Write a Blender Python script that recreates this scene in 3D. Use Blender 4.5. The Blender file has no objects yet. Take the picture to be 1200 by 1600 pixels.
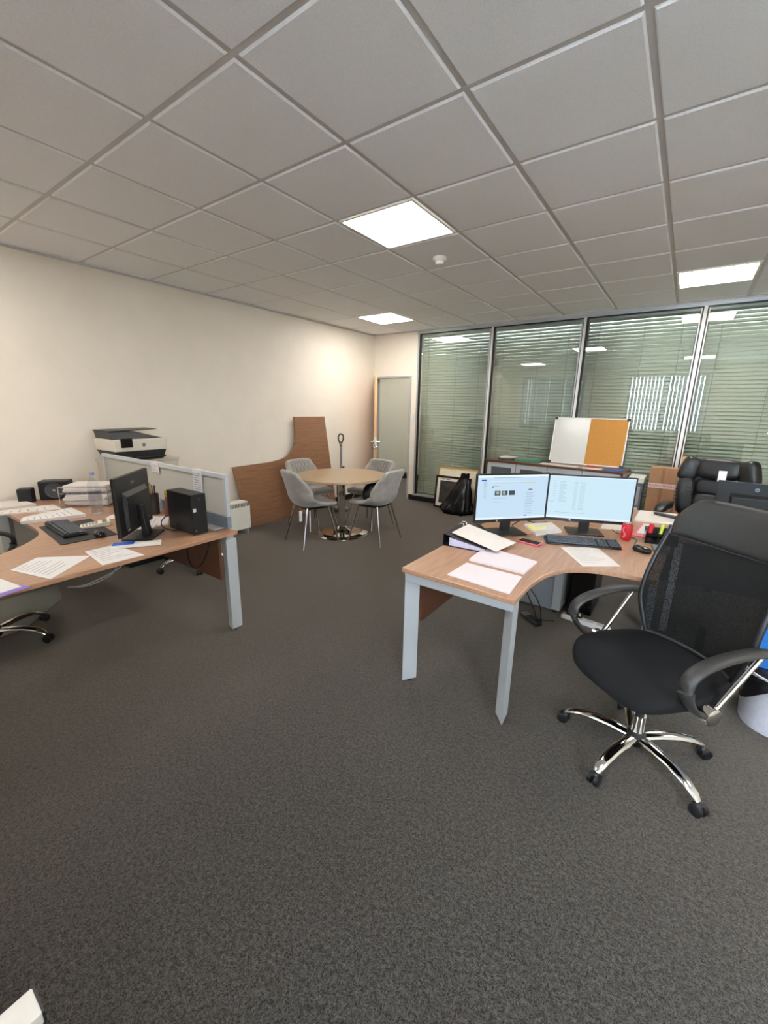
import bpy, bmesh, math, random
from mathutils import Vector, Matrix
random.seed(11)
S = bpy.context.scene
COL = S.collection
PI = math.pi

# ------------------------------------------------------------------ camera
FPX = 648.764
YAW, PITCH, ROLL = -0.615214, -0.246882, 0.0171
CAM = Vector((1.486, -1.144, 1.55))
ZC = 2.732                                   # ceiling height
_fw = Vector((math.sin(YAW)*math.cos(PITCH), math.cos(YAW)*math.cos(PITCH), math.sin(PITCH)))
_r0 = Vector((math.cos(YAW), -math.sin(YAW), 0.0))
_u0 = _r0.cross(_fw)
_rt = math.cos(ROLL)*_r0 + math.sin(ROLL)*_u0
_up = -math.sin(ROLL)*_r0 + math.cos(ROLL)*_u0
cam = bpy.data.objects.new('camera', bpy.data.cameras.new('camera'))
COL.objects.link(cam)
cam.data.sensor_fit = 'VERTICAL'
cam.data.sensor_height = 36.0
cam.data.lens = FPX/1600*36.0
cam.data.clip_start = 0.02
m = Matrix.Identity(4)
for i in range(3):
    m[i][0] = _rt[i]; m[i][1] = _up[i]; m[i][2] = -_fw[i]; m[i][3] = CAM[i]
cam.matrix_world = m
S.camera = cam

# ------------------------------------------------------------------ world + exposure
w = bpy.data.worlds.new('sky'); S.world = w; w.use_nodes = True
bg = w.node_tree.nodes['Background']
bg.inputs['Color'].default_value = (0.78, 0.89, 1.0, 1)
bg.inputs['Strength'].default_value = 34.0
S.view_settings.view_transform = 'Standard'
S.view_settings.look = 'None'
S.view_settings.gamma = 1.0
S.view_settings.use_curve_mapping = False
S.view_settings.exposure = 0.80
PANEL_E = 19.5                               # strength of the ceiling LED panels

def at(u, v, z):
    """point at height z that pixel (u, v) of the 1200x1600 photograph looks at"""
    d = _rt*((u-600)/FPX) + _up*(-(v-800)/FPX) + _fw
    return CAM + d*((z-CAM.z)/d.z)

# ------------------------------------------------------------------ materials
MATS = {}
def srgb(c):
    return tuple(((x/255)/12.92 if x/255 <= 0.04045 else (((x/255)+0.055)/1.055)**2.4) for x in c)
def nt(name):
    mt = bpy.data.materials.new(name); mt.use_nodes = True
    t = mt.node_tree; t.nodes.clear()
    o = t.nodes.new('ShaderNodeOutputMaterial')
    return mt, t, o
def N(t, k, **kw):
    n = t.nodes.new(k)
    for a, b in kw.items():
        if a in n.inputs: n.inputs[a].default_value = b
        else: setattr(n, a, b)
    return n
def mat(name, col, rough=0.5, metal=0.0, var=0.06, scale=30, bump=0.0, bscale=None, coat=0.0, spec=0.5, stretch=None, var2=None, sheen=0.0):
    """principled surface with a little noise in colour and relief; col is 0-255 sRGB"""
    if name in MATS: return MATS[name]
    mt, t, o = nt(name)
    p = N(t, 'ShaderNodeBsdfPrincipled')
    p.inputs['Roughness'].default_value = rough
    p.inputs['Metallic'].default_value = metal
    p.inputs['Coat Weight'].default_value = coat
    p.inputs['Specular IOR Level'].default_value = spec
    p.inputs['Sheen Weight'].default_value = sheen
    t.links.new(p.outputs[0], o.inputs[0])
    tc = N(t, 'ShaderNodeTexCoord'); mp = N(t, 'ShaderNodeMapping')
    if stretch: mp.inputs['Scale'].default_value = stretch
    t.links.new(tc.outputs['Object'], mp.inputs[0])
    nz = N(t, 'ShaderNodeTexNoise', Scale=scale, Detail=6.0, Roughness=0.6)
    t.links.new(mp.outputs[0], nz.inputs['Vector'])
    r = N(t, 'ShaderNodeValToRGB')
    c = srgb(col)
    d = srgb(var2) if var2 else tuple(max(0, x*(1-2*var)) for x in c)
    e = c if var2 else tuple(min(1, x*(1+var)) for x in c)
    r.color_ramp.elements[0].position = 0.3; r.color_ramp.elements[0].color = (*d, 1)
    r.color_ramp.elements[1].position = 0.7; r.color_ramp.elements[1].color = (*e, 1)
    t.links.new(nz.outputs[0], r.inputs[0]); t.links.new(r.outputs[0], p.inputs['Base Color'])
    if bump:
        n2 = N(t, 'ShaderNodeTexNoise', Scale=bscale or scale*3, Detail=4.0)
        t.links.new(mp.outputs[0], n2.inputs['Vector'])
        b = N(t, 'ShaderNodeBump', Strength=bump, Distance=0.004)
        t.links.new(n2.outputs[0], b.inputs['Height']); t.links.new(b.outputs[0], p.inputs['Normal'])
    MATS[name] = mt
    return mt
def emat(name, col, strength):
    mt, t, o = nt(name)
    e = N(t, 'ShaderNodeEmission'); e.inputs[0].default_value = (*srgb(col), 1); e.inputs[1].default_value = strength
    t.links.new(e.outputs[0], o.inputs[0]); MATS[name] = mt
    return mt
def glassmat(name, tint, f0=0.06, rough=0.0):
    """thin pane: tinted straight-through light plus a mirror share that rises towards grazing angles"""
    mt, t, o = nt(name)
    lw = N(t, 'ShaderNodeLayerWeight', Blend=0.5)
    pw = N(t, 'ShaderNodeMath', operation='POWER'); pw.inputs[1].default_value = 4.0
    t.links.new(lw.outputs['Facing'], pw.inputs[0])
    ma = N(t, 'ShaderNodeMath', operation='MULTIPLY_ADD'); ma.inputs[1].default_value = 1-f0; ma.inputs[2].default_value = f0
    t.links.new(pw.outputs[0], ma.inputs[0])
    tr = N(t, 'ShaderNodeBsdfTransparent'); tr.inputs[0].default_value = (*tint, 1)
    gl = N(t, 'ShaderNodeBsdfGlossy', Roughness=rough); gl.inputs[0].default_value = (1, 1, 1, 1)
    mx = N(t, 'ShaderNodeMixShader')
    t.links.new(ma.outputs[0], mx.inputs[0]); t.links.new(tr.outputs[0], mx.inputs[1]); t.links.new(gl.outputs[0], mx.inputs[2])
    t.links.new(mx.outputs[0], o.inputs[0]); MATS[name] = mt
    return mt
def frostmat(name, col):
    mt, t, o = nt(name)
    d = N(t, 'ShaderNodeBsdfDiffuse'); d.inputs[0].default_value = (*srgb(col), 1)
    tl = N(t, 'ShaderNodeBsdfTranslucent'); tl.inputs[0].default_value = (*srgb(col), 1)
    tr = N(t, 'ShaderNodeBsdfTransparent')
    a = N(t, 'ShaderNodeMixShader'); a.inputs[0].default_value = 0.45
    b = N(t, 'ShaderNodeMixShader'); b.inputs[0].default_value = 0.12
    g = N(t, 'ShaderNodeBsdfGlossy', Roughness=0.25); c2 = N(t, 'ShaderNodeMixShader'); c2.inputs[0].default_value = 0.05
    t.links.new(d.outputs[0], a.inputs[1]); t.links.new(tl.outputs[0], a.inputs[2])
    t.links.new(a.outputs[0], b.inputs[1]); t.links.new(tr.outputs[0], b.inputs[2])
    t.links.new(b.outputs[0], c2.inputs[1]); t.links.new(g.outputs[0], c2.inputs[2])
    t.links.new(c2.outputs[0], o.inputs[0]); MATS[name] = mt
    return mt
def meshmat(name):
    """woven chair mesh: dark threads with small see-through holes"""
    mt, t, o = nt(name)
    d = N(t, 'ShaderNodeBsdfPrincipled', Roughness=0.7); d.inputs['Specular IOR Level'].default_value = 0.12; d.inputs['Base Color'].default_value = (0.009, 0.009, 0.009, 1)
    tr = N(t, 'ShaderNodeBsdfTransparent')
    tc = N(t, 'ShaderNodeTexCoord'); v = N(t, 'ShaderNodeTexVoronoi', Scale=420.0)
    t.links.new(tc.outputs['Object'], v.inputs['Vector'])
    lt = N(t, 'ShaderNodeMath', operation='LESS_THAN'); lt.inputs[1].default_value = 0.40
    t.links.new(v.outputs['Distance'], lt.inputs[0])
    mu = N(t, 'ShaderNodeMath', operation='MULTIPLY'); mu.inputs[1].default_value = 0.30
    t.links.new(lt.outputs[0], mu.inputs[0])
    mx = N(t, 'ShaderNodeMixShader')
    t.links.new(mu.outputs[0], mx.inputs[0]); t.links.new(d.outputs[0], mx.inputs[1]); t.links.new(tr.outputs[0], mx.inputs[2])
    t.links.new(mx.outputs[0], o.inputs[0]); MATS[name] = mt
    return mt
def woodmat(name, a, b, axis, rough=0.3, scale=3.0):
    """laminate wood grain running along one axis"""
    mt, t, o = nt(name)
    p = N(t, 'ShaderNodeBsdfPrincipled', Roughness=rough)
    t.links.new(p.outputs[0], o.inputs[0])
    tc = N(t, 'ShaderNodeTexCoord'); mp = N(t, 'ShaderNodeMapping')
    sc = [22.0, 22.0, 22.0]; sc[axis] = 1.3
    mp.inputs['Scale'].default_value = sc
    t.links.new(tc.outputs['Object'], mp.inputs[0])
    n1 = N(t, 'ShaderNodeTexNoise', Scale=scale, Detail=8.0, Roughness=0.65, Distortion=0.4)
    t.links.new(mp.outputs[0], n1.inputs['Vector'])
    r = N(t, 'ShaderNodeValToRGB')
    r.color_ramp.elements[0].position = 0.32; r.color_ramp.elements[0].color = (*srgb(b), 1)
    r.color_ramp.elements[1].position = 0.68; r.color_ramp.elements[1].color = (*srgb(a), 1)
    t.links.new(n1.outputs[0], r.inputs[0]); t.links.new(r.outputs[0], p.inputs['Base Color'])
    bp = N(t, 'ShaderNodeBump', Strength=0.06, Distance=0.002)
    t.links.new(n1.outputs[0], bp.inputs['Height']); t.links.new(bp.outputs[0], p.inputs['Normal'])
    MATS[name] = mt
    return mt
def carpetmat():
    mt, t, o = nt('carpet')
    p = N(t, 'ShaderNodeBsdfPrincipled', Roughness=0.95); p.inputs['Specular IOR Level'].default_value = 0.15
    p.inputs['Sheen Weight'].default_value = 0.75; p.inputs['Sheen Roughness'].default_value = 0.42; p.inputs['Sheen Tint'].default_value = (0.62, 0.52, 0.42, 1)
    t.links.new(p.outputs[0], o.inputs[0])
    tc = N(t, 'ShaderNodeTexCoord')
    n1 = N(t, 'ShaderNodeTexNoise', Scale=240.0, Detail=3.0, Roughness=0.6, Distortion=1.2)
    n2 = N(t, 'ShaderNodeTexNoise', Scale=75.0, Detail=4.0, Roughness=0.7)
    t.links.new(tc.outputs['Object'], n1.inputs['Vector']); t.links.new(tc.outputs['Object'], n2.inputs['Vector'])
    ad = N(t, 'ShaderNodeMath', operation='MULTIPLY_ADD'); ad.inputs[1].default_value = 0.6
    t.links.new(n2.outputs[0], ad.inputs[0]); t.links.new(n1.outputs[0], ad.inputs[2])
    r = N(t, 'ShaderNodeValToRGB')
    r.color_ramp.elements[0].position = 0.70; r.color_ramp.elements[0].color = (0.008, 0.0076, 0.0072, 1)
    r.color_ramp.elements[1].position = 0.96; r.color_ramp.elements[1].color = (0.082, 0.077, 0.071, 1)
    t.links.new(ad.outputs[0], r.inputs[0]); t.links.new(r.outputs[0], p.inputs['Base Color'])
    b = N(t, 'ShaderNodeBump', Strength=0.6, Distance=0.006)
    t.links.new(ad.outputs[0], b.inputs['Height']); t.links.new(b.outputs[0], p.inputs['Normal'])
    MATS['carpet'] = mt
    return mt
def tilemat():
    mt, t, o = nt('ceiling tile')
    p = N(t, 'ShaderNodeBsdfPrincipled', Roughness=0.9); p.inputs['Specular IOR Level'].default_value = 0.1
    t.links.new(p.outputs[0], o.inputs[0])
    ge = N(t, 'ShaderNodeNewGeometry')
    n1 = N(t, 'ShaderNodeTexNoise', Scale=260.0, Detail=3.0, Roughness=0.7)
    t.links.new(ge.outputs['Position'], n1.inputs['Vector'])
    r = N(t, 'ShaderNodeValToRGB')
    r.color_ramp.elements[0].position = 0.3; r.color_ramp.elements[0].color = (0.80, 0.80, 0.805, 1)
    r.color_ramp.elements[1].position = 0.65; r.color_ramp.elements[1].color = (0.93, 0.93, 0.935, 1)
    t.links.new(n1.outputs[0], r.inputs[0]); t.links.new(r.outputs[0], p.inputs['Base Color'])
    b = N(t, 'ShaderNodeBump', Strength=0.3, Distance=0.003)
    t.links.new(n1.outputs[0], b.inputs['Height']); t.links.new(b.outputs[0], p.inputs['Normal'])
    MATS['ceiling tile'] = mt
    return mt

carpetmat(); tilemat()
wall_m = mat('wall paint', (238, 228, 213), 0.85, var=0.015, scale=4, bump=0.05, bscale=300)
white_m = mat('white paint', (232, 230, 224), 0.5, var=0.01)
alu_m = mat('satin aluminium', (188, 192, 196), 0.38, 0.55, var=0.02, scale=60)
leg_m = mat('silver powder coat', (196, 201, 204), 0.45, 0.25, var=0.02, scale=120)
grid_m = mat('ceiling grid', (206, 203, 200), 0.6, var=0.02)
chrome_m = mat('chrome', (225, 225, 222), 0.09, 1.0, var=0.01)
steel_m = mat('brushed steel', (205, 203, 198), 0.22, 1.0, var=0.03)
black_m = mat('black plastic', (24, 24, 26), 0.42, var=0.05)
blackg_m = mat('gloss black', (14, 14, 16), 0.18, var=0.05)
fabric_m = mat('black fabric', (25, 25, 26), 0.9, var=0.12, scale=400, bump=0.25, bscale=700, spec=0.2)
leather_m = mat('black leather', (27, 28, 30), 0.36, var=0.08, scale=40, bump=0.25, bscale=220)
velvet_m = mat('grey velvet', (160, 154, 147), 0.85, var=0.1, scale=14, sheen=0.5, bump=0.05, bscale=500)
stitch_m = mat('stitching', (96, 93, 91), 0.8)
desk_m = woodmat('walnut desk laminate', (180, 140, 111), (154, 114, 88), 1)
deskx_m = woodmat('walnut desk laminate cross', (180, 140, 111), (154, 114, 88), 0)
board_m = woodmat('walnut board laminate', (160, 118, 88), (132, 93, 66), 1)
brown_m = woodmat('dark walnut panel', (108, 68, 46), (84, 52, 36), 0)
oak_m = woodmat('grey oak laminate', (186, 163, 133), (160, 136, 108), 1)
doorwood_m = woodmat('ash veneer', (222, 172, 108), (205, 150, 86), 2)
greymetal_m = mat('grey steel cabinet', (150, 156, 162), 0.5, 0.2, var=0.02)
paper_m = mat('paper', (218, 214, 211), 0.8, var=0.01)
paperw_m = mat('warm paper', (216, 208, 201), 0.8, var=0.02)
ink_m = mat('printed ink', (158, 156, 160), 0.8)
inkd_m = mat('dark ink', (52, 50, 52), 0.8)
kraft_m = mat('cardboard', (178, 134, 100), 0.85, var=0.04, scale=12)
kraft2_m = mat('light cardboard', (206, 164, 118), 0.85, var=0.04, scale=12)
cork_m = mat('cork', (196, 138, 66), 0.9, var=0.12, scale=160, bump=0.3)
red_m = mat('red', (206, 30, 44), 0.35)
pink_m = mat('pink plastic', (222, 96, 118), 0.4)
blue_m = mat('blue', (44, 92, 190), 0.5)
green_m = mat('green', (52, 132, 104), 0.4)
lime_m = mat('lime', (190, 214, 60), 0.4)
beige_m = mat('beige metal', (205, 196, 182), 0.55, var=0.02)
printer_m = mat('printer white', (222, 214, 200), 0.45, var=0.01)
slat_m = mat('blind slat', (212, 212, 202), 0.8, var=0.02)
pane_m = glassmat('partition glass', (0.86, 0.90, 0.865), 0.085)
clear_m = glassmat('clear plastic', (0.93, 0.95, 0.97), 0.05, 0.03)
smoke_m = glassmat('smoked plastic', (0.30, 0.33, 0.38), 0.07, 0.05)
frost_m = frostmat('frosted screen', (214, 212, 204))
meshm = meshmat('chair mesh')
panel_e = emat('led diffuser', (255, 250, 242), PANEL_E)

# ------------------------------------------------------------------ mesh building
class MB:
    def __init__(s): s.bm = bmesh.new()
    def add(s, bm2=None): return s
    def box(s, c, d, rz=0.0, M=None):
        T = Matrix.Translation(c) @ Matrix.Rotation(rz, 4, 'Z') @ Matrix.Diagonal((d[0], d[1], d[2], 1))
        if M is not None: T = M @ T
        bmesh.ops.create_cube(s.bm, size=1.0, matrix=T)
        return s
    def bb(s, x0, x1, y0, y1, z0, z1, M=None):
        return s.box(((x0+x1)/2, (y0+y1)/2, (z0+z1)/2), (abs(x1-x0), abs(y1-y0), abs(z1-z0)), 0, M)
    def prism(s, poly, z0, z1, M=None):
        """polygon in xy pulled from z0 to z1"""
        a = [s.bm.verts.new((p[0], p[1], z0)) for p in poly]
        b = [s.bm.verts.new((p[0], p[1], z1)) for p in poly]
        n = len(poly); vs = a+b
        s.bm.faces.new(list(reversed(a))); s.bm.faces.new(b)
        for i in range(n): s.bm.faces.new((a[i], a[(i+1) % n], b[(i+1) % n], b[i]))
        if M is not None: bmesh.ops.transform(s.bm, matrix=M, verts=vs)
        return s
    def hexa(s, bot, top):
        """solid between two loops of equal length"""
        a = [s.bm.verts.new(p) for p in bot]; b = [s.bm.verts.new(p) for p in top]; n = len(a)
        s.bm.faces.new(list(reversed(a))); s.bm.faces.new(b)
        for i in range(n): s.bm.faces.new((a[i], a[(i+1) % n], b[(i+1) % n], b[i]))
        return s
    def tube(s, pts, r, n=8, closed=False, flat=1.0, upv=None):
        pts = [Vector(p) for p in pts]; k = len(pts); rings = []
        prev = None
        for i, p in enumerate(pts):
            if closed: d = pts[(i+1) % k]-pts[i-1]
            else: d = pts[min(i+1, k-1)]-pts[max(i-1, 0)]
            d.normalize()
            if upv is not None: ref = Vector(upv)
            elif prev is None: ref = Vector((0, 0, 1)) if abs(d.z) < 0.9 else Vector((1, 0, 0))
            else: ref = prev
            x = d.cross(ref)
            if x.length < 1e-5: x = d.cross(Vector((0, 1, 0.1)))
            x.normalize(); y = x.cross(d); prev = y
            rr = r[i] if isinstance(r, (list, tuple)) else r
            rings.append([s.bm.verts.new(p + x*math.cos(2*PI*j/n)*rr + y*math.sin(2*PI*j/n)*rr*flat) for j in range(n)])
        for i in range(k if closed else k-1):
            A = rings[i]; B = rings[(i+1) % k]
            for j in range(n): s.bm.faces.new((A[j], A[(j+1) % n], B[(j+1) % n], B[j]))
        if not closed:
            s.bm.faces.new(list(reversed(rings[0]))); s.bm.faces.new(rings[-1])
        return s
    def lathe(s, prof, n=24, M=None):
        rings = []; new = []
        for r, z in prof:
            if r < 1e-6: ring = [s.bm.verts.new((0, 0, z))]
            else: ring = [s.bm.verts.new((r*math.cos(2*PI*j/n), r*math.sin(2*PI*j/n), z)) for j in range(n)]
            rings.append(ring); new += ring
        for A, B in zip(rings, rings[1:]):
            for j in range(n):
                a = A[j % len(A)]; b = A[(j+1) % len(A)]; c = B[(j+1) % len(B)]; d = B[j % len(B)]
                f = []
                for q in (a, b, c, d):
                    if q not in f: f.append(q)
                if len(f) > 2: s.bm.faces.new(f)
        if len(rings[0]) > 2: s.bm.faces.new(list(reversed(rings[0])))
        if len(rings[-1]) > 2: s.bm.faces.new(rings[-1])
        if M is not None: bmesh.ops.transform(s.bm, matrix=M, verts=new)
        return s
    def cyl(s, c, r, h, n=20, M=None, r2=None):
        T = Matrix.Translation(c)
        if M is not None: T = M @ T
        return s.lathe([(r, 0), (r2 if r2 is not None else r, h)], n, T)
    def ell(s, c, d, e1=0.5, e2=0.5, nu=20, nv=12, M=None, fn=None):
        """rounded-box pillow (superellipsoid) with half sizes d"""
        sp = lambda x, e: math.copysign(abs(x)**e, x)
        rings = []; new = []
        for i in range(nv+1):
            ph = -PI/2 + PI*i/nv
            if i in (0, nv): ring = [s.bm.verts.new((0, 0, d[2]*sp(math.sin(ph), e1)))]
            else: ring = [s.bm.verts.new((d[0]*sp(math.cos(ph), e1)*sp(math.cos(2*PI*j/nu), e2), d[1]*sp(math.cos(ph), e1)*sp(math.sin(2*PI*j/nu), e2), d[2]*sp(math.sin(ph), e1))) for j in range(nu)]
            rings.append(ring); new += ring
        for A, B in zip(rings, rings[1:]):
            for j in range(nu):
                f = []
                for q in (A[j % len(A)], A[(j+1) % len(A)], B[(j+1) % len(B)], B[j % len(B)]):
                    if q not in f: f.append(q)
                if len(f) > 2: s.bm.faces.new(f)
        if fn:
            for v in new: v.co = Vector(fn(v.co))
        T = Matrix.Translation(c)
        if M is not None: T = T @ M
        bmesh.ops.transform(s.bm, matrix=T, verts=new)
        return s
    def grid(s, f, nu, nv):
        V = [[s.bm.verts.new(f(i/nu, j/nv)) for j in range(nv+1)] for i in range(nu+1)]
        for i in range(nu):
            for j in range(nv): s.bm.faces.new((V[i][j], V[i+1][j], V[i+1][j+1], V[i][j+1]))
        return s
    def done(s, name, mt, parent=None, smooth=None, bevel=0.0, segs=2, solid=0.0, sub=0, world=True):
        bmesh.ops.recalc_face_normals(s.bm, faces=s.bm.faces)
        if parent is not None and world:
            T = (Matrix.Translation(parent.location) @ Matrix.Rotation(parent.rotation_euler.z, 4, 'Z')).inverted()
            q = parent.parent
            if q is not None:
                T = (Matrix.Translation(q.location) @ Matrix.Rotation(q.rotation_euler.z, 4, 'Z')).inverted()
                T = Matrix.Translation(parent.location).inverted() @ T
            bmesh.ops.transform(s.bm, matrix=T, verts=s.bm.verts)
        me = bpy.data.meshes.new(name); s.bm.to_mesh(me); s.bm.free()
        me.materials.append(mt)
        o = bpy.data.objects.new(name, me); COL.objects.link(o)
        if parent is not None: o.parent = parent
        if smooth is not None:
            for p in me.polygons: p.use_smooth = True
            me.set_sharp_from_angle(angle=math.radians(smooth))
        if solid:
            q = o.modifiers.new('solid', 'SOLIDIFY'); q.thickness = solid; q.offset = 0
        if sub:
            q = o.modifiers.new('sub', 'SUBSURF'); q.levels = sub; q.render_levels = sub
        if bevel:
            q = o.modifiers.new('bevel', 'BEVEL'); q.width = bevel; q.segments = segs; q.limit_method = 'ANGLE'; q.angle_limit = math.radians(40)
        return o
def tag(o, label, cat, group=None, kind=None):
    o['label'] = label
    o['category'] = cat
    if group: o['group'] = group
    if kind: o['kind'] = kind
    return o
def struct(o, label, cat):
    return tag(o, label, cat, None, 'structure')
def thing(name, label, cat, loc=(0, 0, 0), rz=0.0, group=None):
    o = bpy.data.objects.new(name, None); COL.objects.link(o)
    o.location = loc; o.rotation_euler = (0, 0, rz); o.empty_display_size = 0.1
    return tag(o, label, cat, group)
def copy_tree(o, parent=None):
    c = o.copy(); COL.objects.link(c); c.parent = parent
    for ch in [x for x in bpy.data.objects if x.parent == o]: copy_tree(ch, c)
    return c
def text_mesh(s, size, name='lettering'):
    cu = bpy.data.curves.new(name, 'FONT'); cu.body = s; cu.size = size; cu.extrude = 0.0004
    cu.align_x = 'CENTER'; cu.align_y = 'CENTER'
    ob = bpy.data.objects.new(name, cu); COL.objects.link(ob)
    bpy.context.view_layer.update()
    me = bpy.data.meshes.new_from_object(ob.evaluated_get(bpy.context.evaluated_depsgraph_get()))
    bpy.data.objects.remove(ob); bpy.data.curves.remove(cu)
    return me
def text_part(s, size, mt, parent, M, name='lettering'):
    me = text_mesh(s, size, name); me.transform(M); me.materials.clear(); me.materials.append(mt)
    o = bpy.data.objects.new(name, me); COL.objects.link(o); o.parent = parent
    return o
def logo_part(parent, M, r, disc, ink, name='round_logo'):
    """small round badge with two slanted lower-case letters"""
    b = MB(); b.lathe([(r, 0), (r, 0.0008)], 24, M); o = b.done(name, disc, parent, world=False)
    text_part('hp', r*1.25, ink, o, M @ Matrix.Translation((0, 0, 0.0012)))
    return o
def bez(p0, p1, p2, p3, n=12):
    p0, p1, p2, p3 = map(Vector, (p0, p1, p2, p3)); out = []
    for i in range(n+1):
        t = i/n; out.append(p0*(1-t)**3 + p1*3*t*(1-t)**2 + p2*3*t*t*(1-t) + p3*t**3)
    return out
def smoothpath(pts, k=6):
    pts = [Vector(p) for p in pts]; out = []
    for i in range(len(pts)-1):
        a = pts[max(i-1, 0)]; b = pts[i]; c = pts[i+1]; d = pts[min(i+2, len(pts)-1)]
        for j in range(k):
            t = j/k
            out.append(0.5*((2*b)+(c-a)*t+(2*a-5*b+4*c-d)*t*t+(3*b-a-3*c+d)*t**3))
    out.append(pts[-1])
    return out

# ================================================================== THE ROOM
XL, XR, YB, YF = -3.07, 4.30, 4.92, -2.20        # left wall, right wall, glass partition, window wall
LIGHTS = [(-1, 2), (-4, 6), (2, 6), (-4, -2), (2, -2), (5, 2)]   # grid cells of the LED panels

o = MB().bb(-5.6, XR+0.1, YF-0.1, 7.0, -0.1, 0).done('floor', MATS['carpet']); struct(o, 'dark charcoal flecked carpet floor of the office', 'floor')
o = MB().bb(-14, 14, -30, YF-0.12, -0.6, -0.5).done('ground', mat('pale concrete', (200, 198, 192), 0.9, scale=8)); struct(o, 'pale concrete yard outside the windows, kept pale to bounce daylight indoors', 'ground')  # unseen ground, toned pale to bounce daylight up to the ceiling
o = MB().bb(XL-0.1, XL, YF-0.1, YB+0.1, 0, ZC+0.1).done('wall_left', wall_m); struct(o, 'long cream painted wall on the left', 'wall')
o = MB().bb(XR, XR+0.1, YF-0.1, 7.0, 0, ZC+0.1).done('wall_right', wall_m); struct(o, 'cream painted wall at the right end', 'wall')
# plaster wall round the door
DX0, DX1, DZ = -3.045, -2.29, 2.06
b = MB()
b.bb(XL, DX0, YB, YB+0.1, 0, ZC+0.1).bb(DX0, DX1, YB, YB+0.1, DZ, ZC+0.1).bb(DX1, -2.185, YB, YB+0.1, 0, ZC+0.1)
o = b.done('wall_end', wall_m); struct(o, 'short cream wall around the doorway beside the glass partition', 'wall')
b = MB(); b.bb(DX1+0.01, -2.19, YB-0.012, YB-0.001, 0, 0.09)
o = b.done('baseboard_end', black_m); struct(o, 'short black skirting beside the doorway', 'baseboard')
b = MB(); b.bb(XL, XL+0.012, YF, YB, 0, 0.09)
o = b.done('baseboard_left', black_m); struct(o, 'black skirting along the left wall', 'baseboard')
b = MB(); b.bb(XL, XL+0.022, YF, YB, ZC-0.012, ZC+0.012)
o = b.done('trim_1', grid_m); struct(o, 'grey metal edge trim where ceiling meets left wall', 'trim')
b = MB(); b.bb(XL+0.022, XR, YB-0.03, YB, ZC-0.010, ZC+0.012)
o = b.done('trim_2', grid_m); struct(o, 'grey metal edge trim where ceiling meets glass partition', 'trim')

# suspended ceiling: slab, grid tees, one object for every tile
ceil = MB().bb(XL-0.1, XR+0.1, YF-0.1, YB+0.05, ZC+0.05, ZC+0.15).done('ceiling', white_m)
struct(ceil, 'suspended ceiling of pale speckled tiles in a grey grid', 'ceiling')
G0, G1, H0, H1 = -5, 7, -3, 8                     # grid line indices inside the room
for a in range(G0, G1+1):
    MB().bb(a*0.6-0.012, a*0.6+0.012, YF, YB, ZC+0.006, ZC+0.03).done('grid_runner', grid_m, ceil)
for c in range(H0, H1+1):
    MB().bb(XL, XR, c*0.6-0.012, c*0.6+0.012, ZC+0.0055, ZC+0.0295).done('cross_tee', grid_m, ceil)
xs = [XL+0.022]+[a*0.6 for a in range(G0, G1+1)]+[XR]
ys = [YF]+[c*0.6 for c in range(H0, H1+1)]+[YB-0.03]
tile_cache = {}
for i in range(len(xs)-1):
    for j in range(len(ys)-1):
        x0, x1, y0, y1 = xs[i], xs[i+1], ys[j], ys[j+1]
        if (i-1+G0, j-1+H0) in LIGHTS: continue
        w_, h_ = round(x1-x0, 3), round(y1-y0, 3)
        if w_ < 0.04 or h_ < 0.04: continue
        if (w_, h_) not in tile_cache:
            b = MB(); g = 0.0125; e = 0.007
            X, Y = w_/2-g, h_/2-g
            r4 = lambda x, y, z: [(-x, -y, z), (x, -y, z), (x, y, z), (-x, y, z)]
            b.hexa(r4(X-e, Y-e, -0.002), r4(X, Y, 0.005)); b.hexa(r4(X, Y, 0.0051), r4(X, Y, 0.016))
            t0 = b.done('ceiling_tile', MATS['ceiling tile'], ceil, world=False)
            tile_cache[(w_, h_)] = t0
        else:
            t0 = tile_cache[(w_, h_)].copy(); COL.objects.link(t0); t0.parent = ceil
        t0.location = ((x0+x1)/2, (y0+y1)/2, ZC)
# LED panels
LB = {(-1, 2): 'bright square LED ceiling panel nearest the camera, beside the smoke detector',
      (-4, 6): 'square LED ceiling panel far back near the doorway corner',
      (2, 6): 'square LED ceiling panel at the right, close above the glass partition',
      (-4, -2): 'square LED ceiling panel by the left wall near the windows',
      (2, -2): 'square LED ceiling panel above the camera side near the windows',
      (5, 2): 'square LED ceiling panel at the far right of the room'}
for a, c in LIGHTS:
    t = thing('ceiling_light', LB[(a, c)], 'ceiling light', (a*0.6+0.3, c*0.6+0.3, ZC), 0, 'square LED panels in the ceiling grid')
    b = MB(); q = 0.284
    for s in (-1, 1):
        b.bb(-q, q, s*q-s*0.016, s*q, -0.004, 0.02); b.bb(s*q-s*0.016, s*q, -q+0.016, q-0.016, -0.004, 0.02)
    b.done('frame', white_m, t, world=False)
    MB().bb(-q+0.016, q-0.016, -q+0.016, q-0.016, 0.0, 0.012).done('diffuser', panel_e, t, world=False)
# smoke detector
t = thing('smoke_detector', 'small round white smoke detector on the ceiling', 'smoke detector', (-0.34, 2.16, ZC-0.055))
MB().lathe([(0.052, 0.03), (0.055, 0.034), (0.055, 0.053)], 28).done('base', white_m, t, smooth=40, world=False)
MB().lathe([(0, 0), (0.026, 0.0), (0.032, 0.004), (0.034, 0.022), (0.044, 0.03)], 28).done('sensor_head', white_m, t, smooth=40, world=False)

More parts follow.
